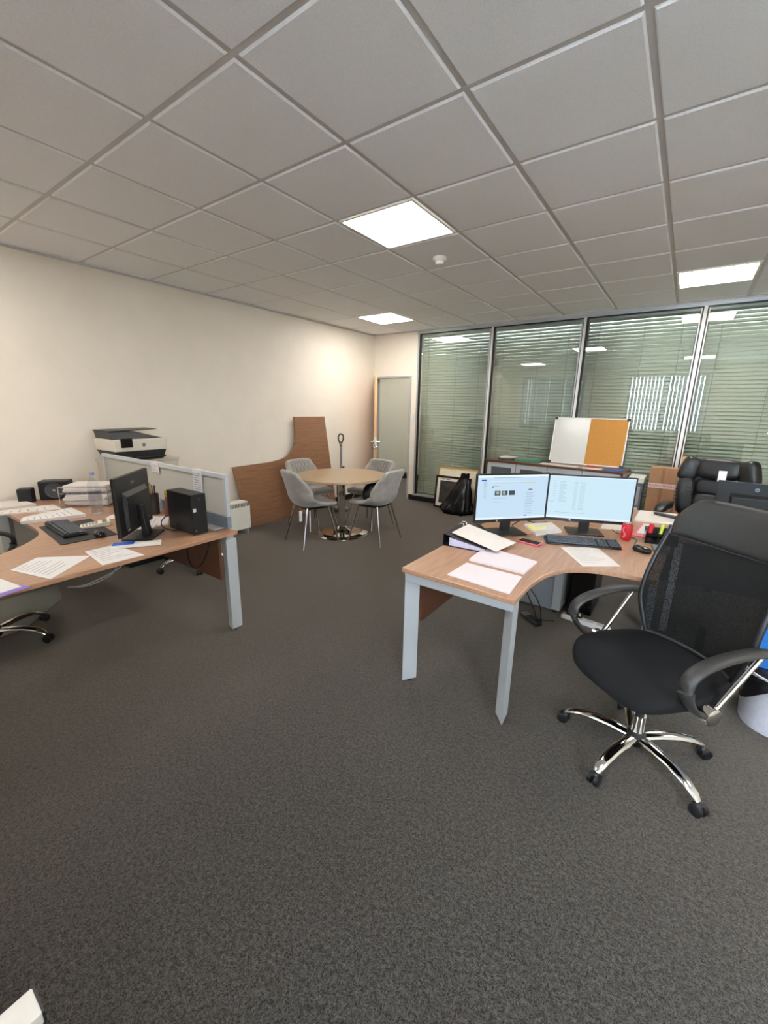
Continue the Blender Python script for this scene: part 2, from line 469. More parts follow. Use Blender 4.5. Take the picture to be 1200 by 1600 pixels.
# ------------------------------------------------------------------ window wall behind the camera
WIN = [(-2.74, -0.98), (0.07, 1.78), (3.02, 4.24)]; WZ0, WZ1 = 1.05, 2.48  # last opening is unseen, added to bring more daylight into the room
b = MB(); xe = [XL-0.1]+[x for q_ in WIN for x in q_]+[XR+0.1]
for k in (0, 2, 4, 6): b.bb(xe[k], xe[k+1], YF-0.12, YF, 0, ZC+0.1)
for k in (1, 3, 5): b.bb(xe[k], xe[k+1], YF-0.12, YF, 0, WZ0); b.bb(xe[k], xe[k+1], YF-0.12, YF, WZ1, ZC+0.1)
o = b.done('wall_front', wall_m); struct(o, 'cream wall behind the camera with two windows and one added for daylight', 'wall')
for k, (x0, x1) in enumerate(WIN):
    t = thing('window_%d' % (k+1), ['wide white framed window near the left wall', 'wide white framed window in the middle of the window wall', 'unseen white framed window added at the right end to let in daylight'][k], 'window', ((x0+x1)/2, YF-0.06, WZ0))
    t['kind'] = 'structure'
    b = MB()
    for z in (WZ0, WZ1-0.05): b.bb(x0, x1, YF-0.10, YF-0.05, z, z+0.05)
    for x in (x0, (x0+x1)/2-0.025, x1-0.05): b.bb(x, x+0.05, YF-0.10, YF-0.05, WZ0+0.05, WZ1-0.05)
    b.done('window_frame', white_m, t)
    for xa, xb in ((x0+0.05, (x0+x1)/2-0.025), ((x0+x1)/2+0.025, x1-0.05)):
        MB().bb(xa, xb, YF-0.078, YF-0.072, WZ0+0.05, WZ1-0.05).done('pane', MATS['clear plastic'], t)
    MB().bb(x0-0.03, x1+0.03, YF+0.001, YF+0.06, WZ0-0.03, WZ0).done('window_sill', white_m, t)
    t = thing('vertical_blind', ['grey vertical blind with slats almost shut, on the window nearer the left wall', 'grey vertical blind with slats half open, on the middle window', 'grey vertical blind drawn aside for daylight, on the added right end window'][k], 'blind', ((x0+x1)/2, YF+0.05, WZ0+0.02))
    MB().bb(x0, x1, YF+0.012, YF+0.05, WZ1+0.003, WZ1+0.04).done('headrail', white_m, t)
    n = 20; p0 = None
    for i in range(n):
        x = x0+0.05+(x1-x0-0.1)*i/(n-1) if k < 2 else x1-0.05-0.012*i
        if p0 is None:
            p0 = MB().box((0, 0, (WZ1-WZ0)/2), (0.089, 0.0015, WZ1-WZ0)).done('slat', mat('vertical blind fabric', (150, 152, 155), 0.9), t, world=False); q = p0
        else:
            q = p0.copy(); COL.objects.link(q); q.parent = t
        q.location = (x-(x0+x1)/2, -0.02, -0.02)
        q.rotation_euler = (0, 0, math.radians([5, 32, 88][k]+random.uniform(-6, 6)))

# ------------------------------------------------------------------ glass partition with blinds in it
part = thing('wall_back', 'full-height glass partition with closed horizontal blinds between silver mullions', 'glass partition', (0.9, YB, 0)); part['kind'] = 'structure'
MX = [-2.165, -0.952, 0.258, 1.468, 2.678, 3.888]
MB().bb(-2.19, XR, YB-0.03, YB+0.05, 0.0, 0.085).done('plinth', black_m, part)
MB().bb(-2.19, XR, YB-0.022, YB+0.05, 0.085, 0.115).done('bottom_rail', alu_m, part)
MB().bb(-2.19, XR, YB-0.022, YB+0.05, ZC-0.05, ZC+0.02).done('top_rail', alu_m, part)
MB().bb(-2.15, XR, YB-0.012, YB+0.004, ZC-0.066, ZC-0.05).done('gasket', black_m, part)
for x in MX:
    thick = abs(x-1.468) < 0.01; hm = 0.015 if not thick else 0.016
    MB().bb(x-hm, x+hm, YB-0.024, YB+0.05, 0.115, ZC-0.05).done('mullion', white_m if x > -2 else alu_m, part)
    for s in (-1, 1):
        if x < -2 and s < 0: continue
        g2 = 0.040 if not thick else 0.030
        MB().bb(x+s*hm, x+s*g2 if s > 0 or thick else x+s*0.024, YB-0.016, YB+0.01, 0.115, ZC-0.066).done('gasket', black_m, part)
        if thick or s < 0: MB().bb(x+s*(g2 if thick else 0.024), x+s*0.041, YB-0.012, YB+0.01, 0.115, ZC-0.066).done('glazing_bead', white_m if thick else alu_m, part)
ends = MX+[XR+0.03]
BP = 0.042; NS = int((ZC-0.066-0.15)/BP)
tilt = math.radians(-60)
b = MB(); cs = []
for i in range(5):
    y = -0.024+0.048*i/4; cs.append((y, 0.004*(1-(2*i/4-1)**2)))
hw = (1.21-0.1)/2
T = Matrix.Rotation(-tilt, 4, 'X')
b.grid(lambda u, v: T @ Vector((-hw+2*hw*u, cs[round(v*4)][0], cs[round(v*4)][1])), 1, 4)
slat0 = None
for k in range(6):
    x0, x1 = ends[k]+0.041, ends[k+1]-0.041
    MB().bb(x0-0.01, x1+0.01, YB-0.006, YB-0.001, 0.115, ZC-0.066).done('glass_pane', pane_m, part)
    hr = MB().bb(x0+0.005, x1-0.005, YB+0.012, YB+0.045, ZC-0.09, ZC-0.066).done('blind', alu_m, part)
    wk = (x1-x0)/(2*hw)*0.985
    for i in range(NS):
        if slat0 is None:
            slat0 = b.done('slat', slat_m, hr, solid=0.0008, world=False, smooth=60); q = slat0
        else:
            q = slat0.copy(); COL.objects.link(q); q.parent = hr
        q.scale = (wk, 1, 1)
        q.location = ((x0+x1)/2-0.9, 0.034, 0.14+BP*(i+0.5))
    cb = MB()
    for fx in (0.12, 0.55, 0.88):
        xx = x0+(x1-x0)*fx
        cb.tube([(xx, YB+0.003, 0.16), (xx, YB+0.003, ZC-0.085)], 0.0022, 5)
    cb.done('cord', mat('blind cord', (150, 155, 148), 0.8), hr)
# ------------------------------------------------------------------ doorway, door leaf, corridor behind
d1 = thing('door_1', 'ash wood door standing half open in a grey frame beside the left wall', 'door', (DX0, YB, 0)); d1['kind'] = 'structure'
b = MB(); fr = 0.03
b.bb(DX0, DX0+fr, YB-0.012, YB+0.11, 0, DZ).bb(DX1-fr, DX1, YB-0.012, YB+0.11, 0, DZ).bb(DX0+fr, DX1-fr, YB-0.012, YB+0.11, DZ-fr, DZ)
b.done('door_frame', mat('grey frame paint', (178, 176, 178), 0.5), d1)
ang = math.atan2(-0.803, 0.596)
L = Matrix.Translation((DX0+0.05, YB-0.03, 0)) @ Matrix.Rotation(ang, 4, 'Z')
LW = 0.70
leaf = MB().bb(0, LW, -0.022, 0.022, 0.01, DZ-0.035, L).done('door_leaf', doorwood_m, d1, bevel=0.002)
for s in (-1, 1):
    b = MB(); c = L @ Vector((LW-0.06, s*0.024, 1.0)); d_ = L.to_3x3() @ Vector((0, s, 0)); e_ = L.to_3x3() @ Vector((-1, 0, 0))
    b.tube([c-d_*0.003, c+d_*0.006], 0.026, 16); b.tube([c+d_*0.006, c+d_*0.05, c+d_*0.055+e_*0.02, c+d_*0.055+e_*0.13], 0.010, 10)
    b.tube([c-d_*0.003-Vector((0, 0, 0.09)), c+d_*0.010-Vector((0, 0, 0.09))], 0.024, 16)
    b.done('handle', steel_m, leaf, smooth=40)
MB().bb(LW, LW+0.002, -0.011, 0.011, 0.88, 1.08, L).done('lock_plate', steel_m, leaf)
t = thing('light_switch', 'small white switch plate on the wall beside the doorway', 'light switch', (-2.235, YB-0.001, 1.39))
MB().bb(-2.262, -2.212, YB-0.013, YB-0.001, 1.33, 1.45).done('plate', white_m, t, bevel=0.003)
MB().bb(-2.247, -2.227, YB-0.019, YB-0.013, 1.375, 1.405).done('rocker', white_m, t, bevel=0.002)
# corridor
CY = 6.72
o = MB().bb(-5.6, XR, YB+0.12, 7.0, ZC+0.05, ZC+0.1).done('ceiling_corridor', white_m); struct(o, 'plain white corridor ceiling beyond the doorway', 'ceiling')
o = MB().bb(-5.6, -5.5, YB, 7.0, 0, ZC+0.05).done('wall_corridor', wall_m); struct(o, 'cream end wall of the corridor', 'wall')
o = MB().bb(-5.5, XL-0.1, YB, YB+0.1, 0, ZC+0.05).done('wall_corridor_side', wall_m); struct(o, 'cream corridor wall beyond the door', 'wall')
cor = thing('wall_corridor_glazed', 'glazed corridor wall with pale blinds seen through the doorway', 'glass partition', (-3.0, CY, 0)); cor['kind'] = 'structure'
MB().bb(-5.5, XR, CY-0.02, CY+0.05, 0, 0.10).done('plinth', black_m, cor)
MB().bb(-5.5, XR, CY-0.015, CY+0.05, ZC-0.05, ZC+0.05).done('top_rail', alu_m, cor)
MB().bb(-5.5, XR, CY+0.12, CY+0.16, 0, ZC+0.05).done('backing_wall', white_m, cor)
for k, x in enumerate([-5.4, -4.45, -2.6, -1.4, 0.0, 1.4, 2.8]):
    MB().bb(x-0.02, x+0.02, CY-0.02, CY+0.05, 0.10, ZC-0.05).done('mullion', alu_m, cor)
MB().bb(-5.5, XR, CY-0.004, CY, 0.10, ZC-0.05).done('glass_pane', glassmat('corridor glass', (0.96, 0.96, 0.94), 0.06), cor)
bh = MB().bb(-4.4, -2.65, CY+0.02, CY+0.05, ZC-0.08, ZC-0.05).done('blind', alu_m, cor)
q0 = None
for i in range(int(2.5/BP)):
    if q0 is None:
        q0 = MB().grid(lambda u, v: T @ Vector((-0.87+1.74*u, -0.024+0.048*v, 0)), 1, 1).done('slat', mat('pale blind slat', (226, 224, 216), 0.6, var=0.01), bh, solid=0.0008, world=False); q = q0
    else: q = q0.copy(); COL.objects.link(q); q.parent = bh
    q.location = (-3.525+3.0, 0.05, 0.14+BP*(i+0.5))
t = thing('ceiling_light', 'unseen square LED panel added to light the corridor beyond the doorway', 'ceiling light', (-3.5, 5.55, ZC+0.03))  # panel out of view, added to light the corridor
MB().bb(-0.29, 0.29, -0.29, 0.29, 0.005, 0.02).done('frame', white_m, t, world=False)
MB().bb(-0.27, 0.27, -0.27, 0.27, -0.004, 0.004).done('diffuser', panel_e, t, world=False)

# ================================================================== DESKS
DT = 0.72                                        # desk top height
def tri_leg(parent, A, B_, C_, z1=0.672):
    """triangular corner leg with a small glide under it"""
    lg = MB().prism([A, B_, C_], 0.012, z1).done('leg', leg_m, parent, bevel=0.004)
    cx = (A[0]+B_[0]+C_[0])/3; cy = (A[1]+B_[1]+C_[1])/3
    MB().cyl((cx, cy, 0.0), 0.016, 0.014, 12).done('glide', black_m, lg)
def arc(c, r, a0, a1, n=8):
    return [(c[0]+r*math.cos(math.radians(a0+(a1-a0)*i/n)), c[1]+r*math.sin(math.radians(a0+(a1-a0)*i/n))) for i in range(n+1)]

# --- crescent desk on the right
rd = thing('crescent_desk', 'crescent walnut desk on silver legs carrying the two lit monitors', 'desk', (0.95, 1.4, 0), 0, 'crescent walnut desks')
curve = smoothpath([(0.985, 0.74, 0), (0.992, 0.87, 0), (1.02, 1.02, 0), (1.08, 1.14, 0), (1.17, 1.215, 0), (1.29, 1.252, 0), (1.40, 1.262, 0)], 5)
poly = [(0.365, 0.615), (0.985, 0.595)]+[(p.x, p.y) for p in curve]+[(1.49, 1.255), (1.535, 2.20), (0.365, 2.20)]
MB().prism(poly, DT-0.025, DT).done('tabletop', desk_m, rd, bevel=0.003)
tri_leg(rd, (0.425, 0.716), (0.372, 0.640), (0.372, 0.735)); tri_leg(rd, (0.905, 0.716), (0.968, 0.640), (0.960, 0.750))
tri_leg(rd, (0.42, 2.12), (0.372, 2.185), (0.372, 2.10)); tri_leg(rd, (1.45, 2.12), (1.50, 2.185), (1.50, 2.10))
b = MB(); b.hexa([(0.372, 0.640, 0.635), (0.968, 0.640, 0.635), (0.94, 0.70, 0.635), (0.40, 0.70, 0.635)], [(0.372, 0.632, 0.690), (0.968, 0.632, 0.690), (0.94, 0.70, 0.690), (0.40, 0.70, 0.690)])
b.done('end_beam', leg_m, rd, bevel=0.006)
MB().bb(0.374, 0.40, 0.70, 2.12, 0.65, 0.69).bb(0.40, 1.50, 2.12, 2.16, 0.65, 0.69).done('side_beam', leg_m, rd)
MB().bb(0.41, 0.428, 0.74, 2.02, 0.37, 0.69).done('modesty_panel', brown_m, rd)
# --- desk behind it, for the leather chair
sd = thing('office_desk', 'walnut desk behind the lit monitors, in front of the leather chair', 'desk', (1.5, 2.62, 0))
MB().bb(0.93, 2.42, 2.215, 3.0, DT-0.025, DT).done('tabletop', deskx_m, sd, bevel=0.003)
for x, s in ((0.97, 1), (2.38, -1)): tri_leg(sd, (x+s*0.045, 2.96), (x, 2.985), (x, 2.90))
tri_leg(sd, (2.335, 2.26), (2.38, 2.235), (2.38, 2.32)); tri_leg(sd, (1.60, 2.26), (1.555, 2.235), (1.555, 2.32))
MB().bb(0.97, 2.38, 2.90, 2.94, 0.65, 0.69).done('side_beam', leg_m, sd)
MB().bb(1.15, 2.36, 2.42, 2.438, 0.34, 0.69).done('modesty_panel', mat('dark grey panel', (52, 52, 50), 0.7), sd)
# --- crescent desk on the left
ld = thing('crescent_desk', 'crescent walnut desk at the left wall, covered in papers', 'desk', (-1.9, 0.1, 0), 0, 'crescent walnut desks')
curve = smoothpath([(-1.455, -0.80, 0), (-1.475, -0.68, 0), (-1.55, -0.55, 0), (-1.66, -0.435, 0), (-1.80, -0.345, 0), (-1.98, -0.315, 0), (-2.25, -0.31, 0)], 5)
poly = [(-0.885, 0.49), (-0.885, -1.12), (-1.455, -1.12)]+[(p.x, p.y) for p in curve]+[(-3.03, -0.31), (-3.03, 0.49)]
MB().prism(list(reversed(poly)), DT-0.025, DT).done('tabletop', desk_m, ld, bevel=0.003)
tri_leg(ld, (-0.958, 0.415), (-0.892, 0.400), (-0.892, 0.482)); tri_leg(ld, (-2.96, 0.40), (-3.01, 0.482), (-3.01, 0.39))
tri_leg(ld, (-0.945, -1.04), (-0.892, -1.10), (-0.892, -1.01)); tri_leg(ld, (-1.39, -1.04), (-1.44, -1.10), (-1.44, -1.01)); tri_leg(ld, (-2.96, -0.24), (-3.01, -0.30), (-3.01, -0.2))
MB().bb(-3.0, -0.91, 0.42, 0.475, 0.64, 0.69).done('side_beam', leg_m, ld, bevel=0.004)
MB().bb(-1.43, -0.91, -1.10, -1.06, 0.64, 0.69).done('end_beam', leg_m, ld, bevel=0.004)
MB().bb(-2.2, -0.97, 0.39, 0.408, 0.37, 0.69).done('modesty_panel', brown_m, ld)
# --- desk left of the camera: only a foot of it is in the picture
fd = thing('office_desk', 'desk with white metal T feet just left of the camera', 'desk', (-0.4, -1.5, 0))
MB().bb(-1.25, 0.42, -2.05, -1.3, DT-0.025, DT).done('tabletop', deskx_m, fd, bevel=0.003)
for x in (-1.15, 0.35):
    lg = MB().bb(x-0.04, x+0.04, -1.95, -1.054, 0.012, 0.052).done('foot', white_m, fd, bevel=0.004)
    MB().bb(x-0.03, x+0.03, -1.72, -1.62, 0.05, 0.69).done('upright', white_m, fd, bevel=0.004)
    for yy in (-1.075, -1.92): MB().cyl((x+0.02, yy, 0), 0.014, 0.013, 12).done('glide', black_m, lg)
    MB().bb(x-0.041, x+0.041, -1.0538, -1.049, 0.014, 0.05).done('end_cap', black_m, lg)
MB().bb(-1.12, 0.32, -1.70, -1.66, 0.60, 0.66).done('beam', white_m, fd)

# --- frosted desk screen on the left desk
SX0, SX1, SY = -2.79, -0.925, 0.462
sc = thing('desk_screen', 'low frosted desk divider in a silver frame on the left desk', 'desk divider', ((SX0+SX1)/2, SY, DT+0.001))
Z0, Z1 = DT+0.012, 1.105
MB().bb(SX0, SX1, SY-0.014, SY+0.014, Z1-0.032, Z1).done('top_rail', leg_m, sc, bevel=0.003)
MB().bb(SX0, SX1, SY-0.014, SY+0.014, Z0, Z0+0.085).done('bottom_rail', mat('blue grey rail', (132, 142, 152), 0.5, 0.2), sc, bevel=0.003)
for x in (SX0, SX1-0.028): MB().bb(x, x+0.028, SY-0.014, SY+0.014, Z0+0.085, Z1-0.032).done('post', leg_m, sc, bevel=0.003)
MB().bb(SX0+0.028, SX1-0.028, SY-0.004, SY+0.004, Z0+0.085, Z1-0.032).done('frosted_panel', frost_m, sc)
for x in (-1.06, -2.6):
    MB().bb(x-0.06, x+0.06, SY-0.075, SY+0.02, DT+0.001, DT+0.011).done('foot_bracket', leg_m, sc, bevel=0.002)
for (xa, xb, z0, z1, lb) in ((-1.30, -1.19, 0.88, 1.108, 'long printed sheet hung over the frosted divider near its right end'), (-1.88, -1.77, 1.03, 1.108, 'short white note hung over the frosted divider behind the black monitor')):
    t = thing('paper_note', lb, 'paper', ((xa+xb)/2, SY-0.02, z0), 0, 'notes on the desk divider')
    b = MB(); b.bb(xa, xb, SY-0.0165, SY-0.0150, z0, z1); b.bb(xa, xb, SY-0.0165, SY+0.0165, z1, z1+0.001); b.bb(xa, xb, SY+0.0150, SY+0.0165, z1-0.06, z1); b.done('sheet', paper_m, t)
    b = MB()
    for i in range(int((z1-z0-0.03)/0.016)): b.bb(xa+0.012, xb-random.uniform(0.012, 0.05), SY-0.0169, SY-0.0166, z1-0.03-0.016*i, z1-0.025-0.016*i)
    b.done('print', mat('blue ink', (150, 160, 200), 0.8), t)

# ================================================================== MESH OFFICE CHAIR
def chair_base(t, n=5, R=0.31, rot=0.0, metal=chrome_m, zt=0.40):
    hub = MB().lathe([(0.0, 0.055), (0.032, 0.055), (0.040, 0.075), (0.040, 0.115), (0.030, 0.125), (0, 0.125)], 20).done('hub', black_m, t, smooth=40, world=False)
    MB().cyl((0, 0, 0.12), 0.027, 0.09, 18).done('column_sleeve', metal, t, smooth=40, world=False)
    MB().cyl((0, 0, 0.205), 0.018, zt-0.205, 16).done('gas_lift', black_m, t, smooth=40, world=False)
    for k in range(n):
        a = rot+2*PI*k/n; c, s = math.cos(a), math.sin(a)
        P = [(0.030, 0.098), (0.10, 0.106), (0.18, 0.106), (0.25, 0.094), (0.292, 0.074), (R, 0.058)]
        lg = MB().tube([(r*c, r*s, z) for r, z in P], [0.028, 0.028, 0.026, 0.024, 0.021, 0.014], 12, flat=0.55, upv=(0, 0, 1)).done('leg', metal, t, smooth=50, world=False)
        b = MB()
        for q in (-1, 1):
            ctr = Vector((R*c-s*0.014*q+c*0.006, R*s+c*0.014*q+s*0.006, 0.026))
            ax = Vector((-s, c, 0))
            b.tube([ctr-ax*0.010, ctr-ax*0.007, ctr+ax*0.007, ctr+ax*0.010], [0.019, 0.026, 0.026, 0.019], 16)
        b.ell((R*c, R*s, 0.042), (0.020, 0.020, 0.018), 1, 1, 12, 8)
        b.done('caster', black_m, lg, smooth=50, world=False)
def mesh_chair(label, loc, rz, base_rot):
    t = thing('office_chair', label, 'chair', loc, rz, 'black mesh office chairs')
    chair_base(t, rot=base_rot)
    MB().bb(-0.10, 0.10, -0.12, 0.13, 0.395, 0.43).done('mechanism', black_m, t, bevel=0.01, world=False)
    def sf(v):
        f = max(0, -v.y-0.12)/0.14
        return (v.x*(1-0.10*max(0, v.y/0.25)), v.y, v.z-0.055*f*f-0.012*(1-(v.x/0.26)**2)*(1 if v.z > 0 else 0))
    MB().ell((0, -0.01, 0.472), (0.262, 0.255, 0.048), 0.55, 0.52, 44, 16, fn=sf).done('seat', fabric_m, t, smooth=60, world=False)
    # backrest: curved mesh held in a tube frame, padded headrest above
    def prof(v):                                   # v 0..1 bottom to top -> (y, z)
        z = 0.50+0.665*v
        return 0.235+0.11*v-0.045*math.sin(PI*min(1, v*1.35))+0.03*v*v, z
    def hwid(v):
        return 0.205+0.055*min(1, v/0.25)-0.012*max(0, v-0.6)
    def bp(u, v):
        x = (2*u-1); y, z = prof(v)
        return Vector((x*hwid(v), y-0.055*(abs(x)**2.2), z))
    MB().grid(lambda u, v: bp(u, v*0.74), 18, 18).done('backrest_mesh', meshm, t, smooth=80, world=False)
    pts = [bp(0, v/20*0.74) for v in range(21)]
    b = MB()
    b.tube([bp(0, v/20*0.78)+Vector((0, 0.004, 0)) for v in range(21)], 0.011, 10)
    b.tube([bp(1, v/20*0.78)+Vector((0, 0.004, 0)) for v in range(21)], 0.011, 10)
    b.tube([bp(u/20, 0)+Vector((0, 0.004, 0)) for u in range(21)], 0.012, 10)
    b.done('back_frame', black_m, t, smooth=50, world=False)
    # headrest pad
    def hp_(u, v):
        a = 2*PI*u
        return a
    hb = MB(); nu, nv = 22, 14; rows = []
    for side in (-1, 1):
        V = []
        for i in range(nu+1):
            col = []
            for j in range(nv+1):
                u = i/nu; q = j/nv
                x = 2*u-1
                lowcut = 0.725-0.02*(1-abs(x)**2)
                topv = 1.0-0.16*max(0, (abs(x)-0.62)/0.38)**2.2
                v = lowcut+(topv-lowcut)*q
                p = bp(u, v)
                th = 0.028*max(0.0, (1-abs(x)**6))**0.5*max(0.0, (1-abs(2*q-1)**5))**0.5
                col.append(hb.bm.verts.new(p+Vector((0, 0.006+side*th, 0))))
            V.append(col)
        for i in range(nu):
            for j in range(nv): hb.bm.faces.new((V[i][j], V[i+1][j], V[i+1][j+1], V[i][j+1]))
    bmesh.ops.remove_doubles(hb.bm, verts=hb.bm.verts, dist=0.0004)
    hd = hb.done('headrest', mat('black leatherette', (40, 39, 37), 0.55, var=0.08, bump=0.15, bscale=300), t, smooth=70, world=False)
    edge = [bp(u/24, 0.725-0.02*(1-abs(2*u/24-1)**2))+Vector((0, -0.004, 0)) for u in range(25)]
    MB().tube(edge, 0.0045, 6).done('piping', black_m, hd, smooth=60, world=False)
    b = MB(); b.tube([(0, 0.10, 0.42), (0, 0.235, 0.43), (0, 0.262, 0.50), (0, 0.262, 0.62)], 0.02, 10, flat=0.5)
    b.done('back_bracket', black_m, t, smooth=50, world=False)
    for s in (-1, 1):
        X = s*0.295
        path = smoothpath([(X, 0.225, 0.672), (X, 0.13, 0.690), (X, 0.0, 0.690), (X, -0.10, 0.672), (X, -0.165, 0.640), (X, -0.178, 0.59), (X*0.985, -0.150, 0.53), (X*0.97, -0.085, 0.465), (X*0.95, -0.03, 0.445)], 4)
        rr = [0.012]+[0.029]*(len(path)-14)+[0.029-0.0008*i for i in range(13)]
        arm = MB().tube(path, rr, 12, flat=0.5, upv=(0.0, -0.25, 1)).done('armrest', mat('grey black nylon', (44, 43, 41), 0.5), t, smooth=60, world=False)
        MB().tube([(X*0.965, -0.005, 0.452), (X, 0.165, 0.672)], 0.0105, 12).done('strut', chrome_m, arm, smooth=50, world=False)
        MB().tube([(X*0.90, -0.02, 0.445), (X*1.03, -0.02, 0.445), (X*1.045, -0.02, 0.445)], [0.034, 0.036, 0.030], 20).done('joint_disc', chrome_m, arm, smooth=40, world=False)
        MB().tube([(s*0.08, -0.02, 0.415), (s*0.2, -0.02, 0.415), (X*0.92, -0.02, 0.44)], 0.016, 8).done('arm_bracket', black_m, arm, smooth=40, world=False)
    return t
RC = math.atan2(-0.64, 0.77)
mesh_chair('black mesh high-back office chair with chrome base, in front at the right desk', (1.52, 0.86, 0), RC, math.radians(176)-RC)
mesh_chair('black office chair with chrome-edged base tucked under the left desk', (-1.98, -0.62, 0), math.radians(180-12), 0.3)

# ================================================================== ROUND TABLE AND VELVET CHAIRS
TC = (-1.85, 2.66)
t = thing('round_table', 'round grey oak meeting table on a chrome pedestal', 'table', (TC[0], TC[1], 0))
MB().lathe([(0, 0.715), (0.555, 0.715), (0.56, 0.72), (0.56, 0.738), (0.556, 0.742), (0, 0.742)], 64).done('tabletop', oak_m, t, smooth=30, world=False)
MB().lathe([(0.325, 0), (0.33, 0.006), (0.325, 0.012), (0.22, 0.024), (0.13, 0.035), (0.085, 0.055), (0.062, 0.085), (0.05, 0.10), (0, 0.10)], 56).done('pedestal_base', chrome_m, t, smooth=50, world=False)
MB().cyl((0, 0, 0.09), 0.045, 0.61, 28).done('column', chrome_m, t, smooth=40, world=False)
MB().lathe([(0.05, 0.69), (0.16, 0.705), (0.16, 0.7145)], 28).done('top_plate', black_m, t, smooth=30, world=False)

def chair_surface(u, v):
    """velvet bucket shell: u across, v from seat front (0) over the bend to the back's top (1); chair faces -y"""
    P = [(0.0, -0.235, 0.462), (0.12, -0.20, 0.478), (0.3, -0.06, 0.470), (0.45, 0.08, 0.455), (0.55, 0.165, 0.470), (0.65, 0.215, 0.545), (0.8, 0.25, 0.68), (1.0, 0.285, 0.865)]
    for a, b_ in zip(P, P[1:]):
        if v <= b_[0]+1e-9:
            k = (v-a[0])/(b_[0]-a[0]); y = a[1]+(b_[1]-a[1])*k; z = a[2]+(b_[2]-a[2])*k; break
    W = [(0, 0.185), (0.15, 0.225), (0.45, 0.255), (0.65, 0.262), (0.85, 0.245), (1.0, 0.205)]
    for a, b_ in zip(W, W[1:]):
        if v <= b_[0]+1e-9:
            k = (v-a[0])/(b_[0]-a[0]); hw_ = a[1]+(b_[1]-a[1])*k; break
    x = 2*u-1; e = abs(x)**3
    up = 0.10*math.exp(-((v-0.52)/0.17)**2); fwd = 0.125*math.exp(-((v-0.72)/0.20)**2)
    if v > 0.9: z -= 0.02*abs(x)**6
    return Vector((x*hw_, y-fwd*e, z+up*e))
def velvet_chair(label, loc, rz):
    t = thing('velvet_chair', label, 'chair', loc, rz, 'grey velvet chairs around the round table')
    MB().grid(chair_surface, 16, 26).done('seat_shell', velvet_m, t, smooth=80, solid=0.045, sub=1, world=False)
    b = MB()
    def dia(c0, s):
        pts = []
        for i in range(17):
            q = i/16; u = c0+s*q*0.36; v = 0.62+0.35*q
            if 0.1 <= u <= 0.9: pts.append(chair_surface(u, v)+Vector((0, -0.0225, 0.004)))
        if len(pts) > 2: b.tube(pts, 0.0022, 5)
    for c in [x*0.12-0.2 for x in range(12)]: dia(c, 1); dia(c, -1)
    b.done('quilting', stitch_m, t, world=False)
    for sx in (-1, 1):
        for y0, y1 in ((-0.13, -0.225), (0.13, 0.235)):
            MB().tube([(sx*0.15, y0, 0.445), (sx*0.235, y1, 0.0)], [0.014, 0.008], 12).done('leg', steel_m, t, smooth=50, world=False)
    MB().bb(-0.16, 0.16, -0.14, 0.14, 0.425, 0.437).done('seat_plate', black_m, t, world=False)
    return t
def face(dx, dy): return math.atan2(dx, -dy)       # rotation that turns a chair facing -y towards (dx, dy)
vc1 = velvet_chair('grey velvet chair, back to the camera, with a white tag under its seat', (-1.90, 2.19, 0), face(0.30, 1.0))
velvet_chair('grey velvet chair at the round table holding a black bag, right side', (-1.38, 2.72, 0), face(-1.0, -0.06))
velvet_chair('grey velvet chair at the round table nearest the leaning walnut board', (-2.40, 2.70, 0), face(1.0, -0.08))
velvet_chair('grey velvet chair at the round table nearest the doorway', (-1.83, 3.20, 0), face(-0.05, -1.0))
b = MB().bb(-0.115, -0.112, 0.18, 0.215, 0.30, 0.42); b.done('hang_tag', paper_m, vc1, world=False)
# black bag slumped on the right chair
def crumple(bm, amp, seed, f=9.0):
    from mathutils import noise
    for v in bm.verts:
        n = noise.noise_vector(v.co*f+Vector((seed, 0, 0)))+0.5*noise.noise_vector(v.co*f*2.3+Vector((0, seed, 0)))
        v.co += n*amp
t = thing('shoulder_bag', 'black bag slumped on the seat of the right velvet chair', 'bag', (-1.36, 2.68, 0.497))
b = MB(); b.ell((0, 0, 0.10), (0.10, 0.16, 0.10), 0.6, 0.7, 28, 18, fn=lambda v: (v.x*(1-0.25*v.z/0.13), v.y*(1-0.2*v.z/0.13), v.z)); crumple(b.bm, 0.012, 3)
b.done('body', mat('black nylon', (18, 18, 20), 0.4, bump=0.3, bscale=120), t, smooth=80, world=False)
MB().tube(bez((0.02, -0.10, 0.15), (0.09, -0.14, 0.19), (0.10, -0.16, 0.06), (0.06, -0.17, 0.02), 14), 0.008, 8, flat=0.5).done('strap', black_m, t, smooth=60, world=False)

# ================================================================== THINGS ALONG THE LEFT WALL
# loose crescent tabletop leaning on the wall: outline in (y, z), tipped against the wall
lb = [(2.08, 0.0), (1.92, 0.80), (2.20, 0.805), (2.50, 0.81), (2.66, 0.825)]+[(p.x, p.y) for p in smoothpath([(2.66, 0.825, 0), (2.80, 0.86, 0), (2.90, 0.93, 0), (2.965, 1.02, 0), (2.99, 1.13, 0), (2.99, 1.40, 0)], 5)][1:]+[(3.60, 1.40), (3.76, 0.0)]
t = thing('loose_tabletop', 'loose crescent walnut tabletop leaning against the left wall', 'tabletop', (-2.93, 2.75, 0))
Mb = Matrix(((0, 0, 1, 0), (1, 0, 0, 0), (0, 1, 0, 0), (0, 0, 0, 1)))
tl = math.atan2(0.075, 1.4)
Mx = Matrix.Translation((-2.955, 0, 0.002)) @ Matrix.Rotation(-tl, 4, 'Y') @ Mb
b = MB(); b.prism([(y, z) for y, z in lb], 0, 0.025, Mx); b.done('board', board_m, t, bevel=0.002)

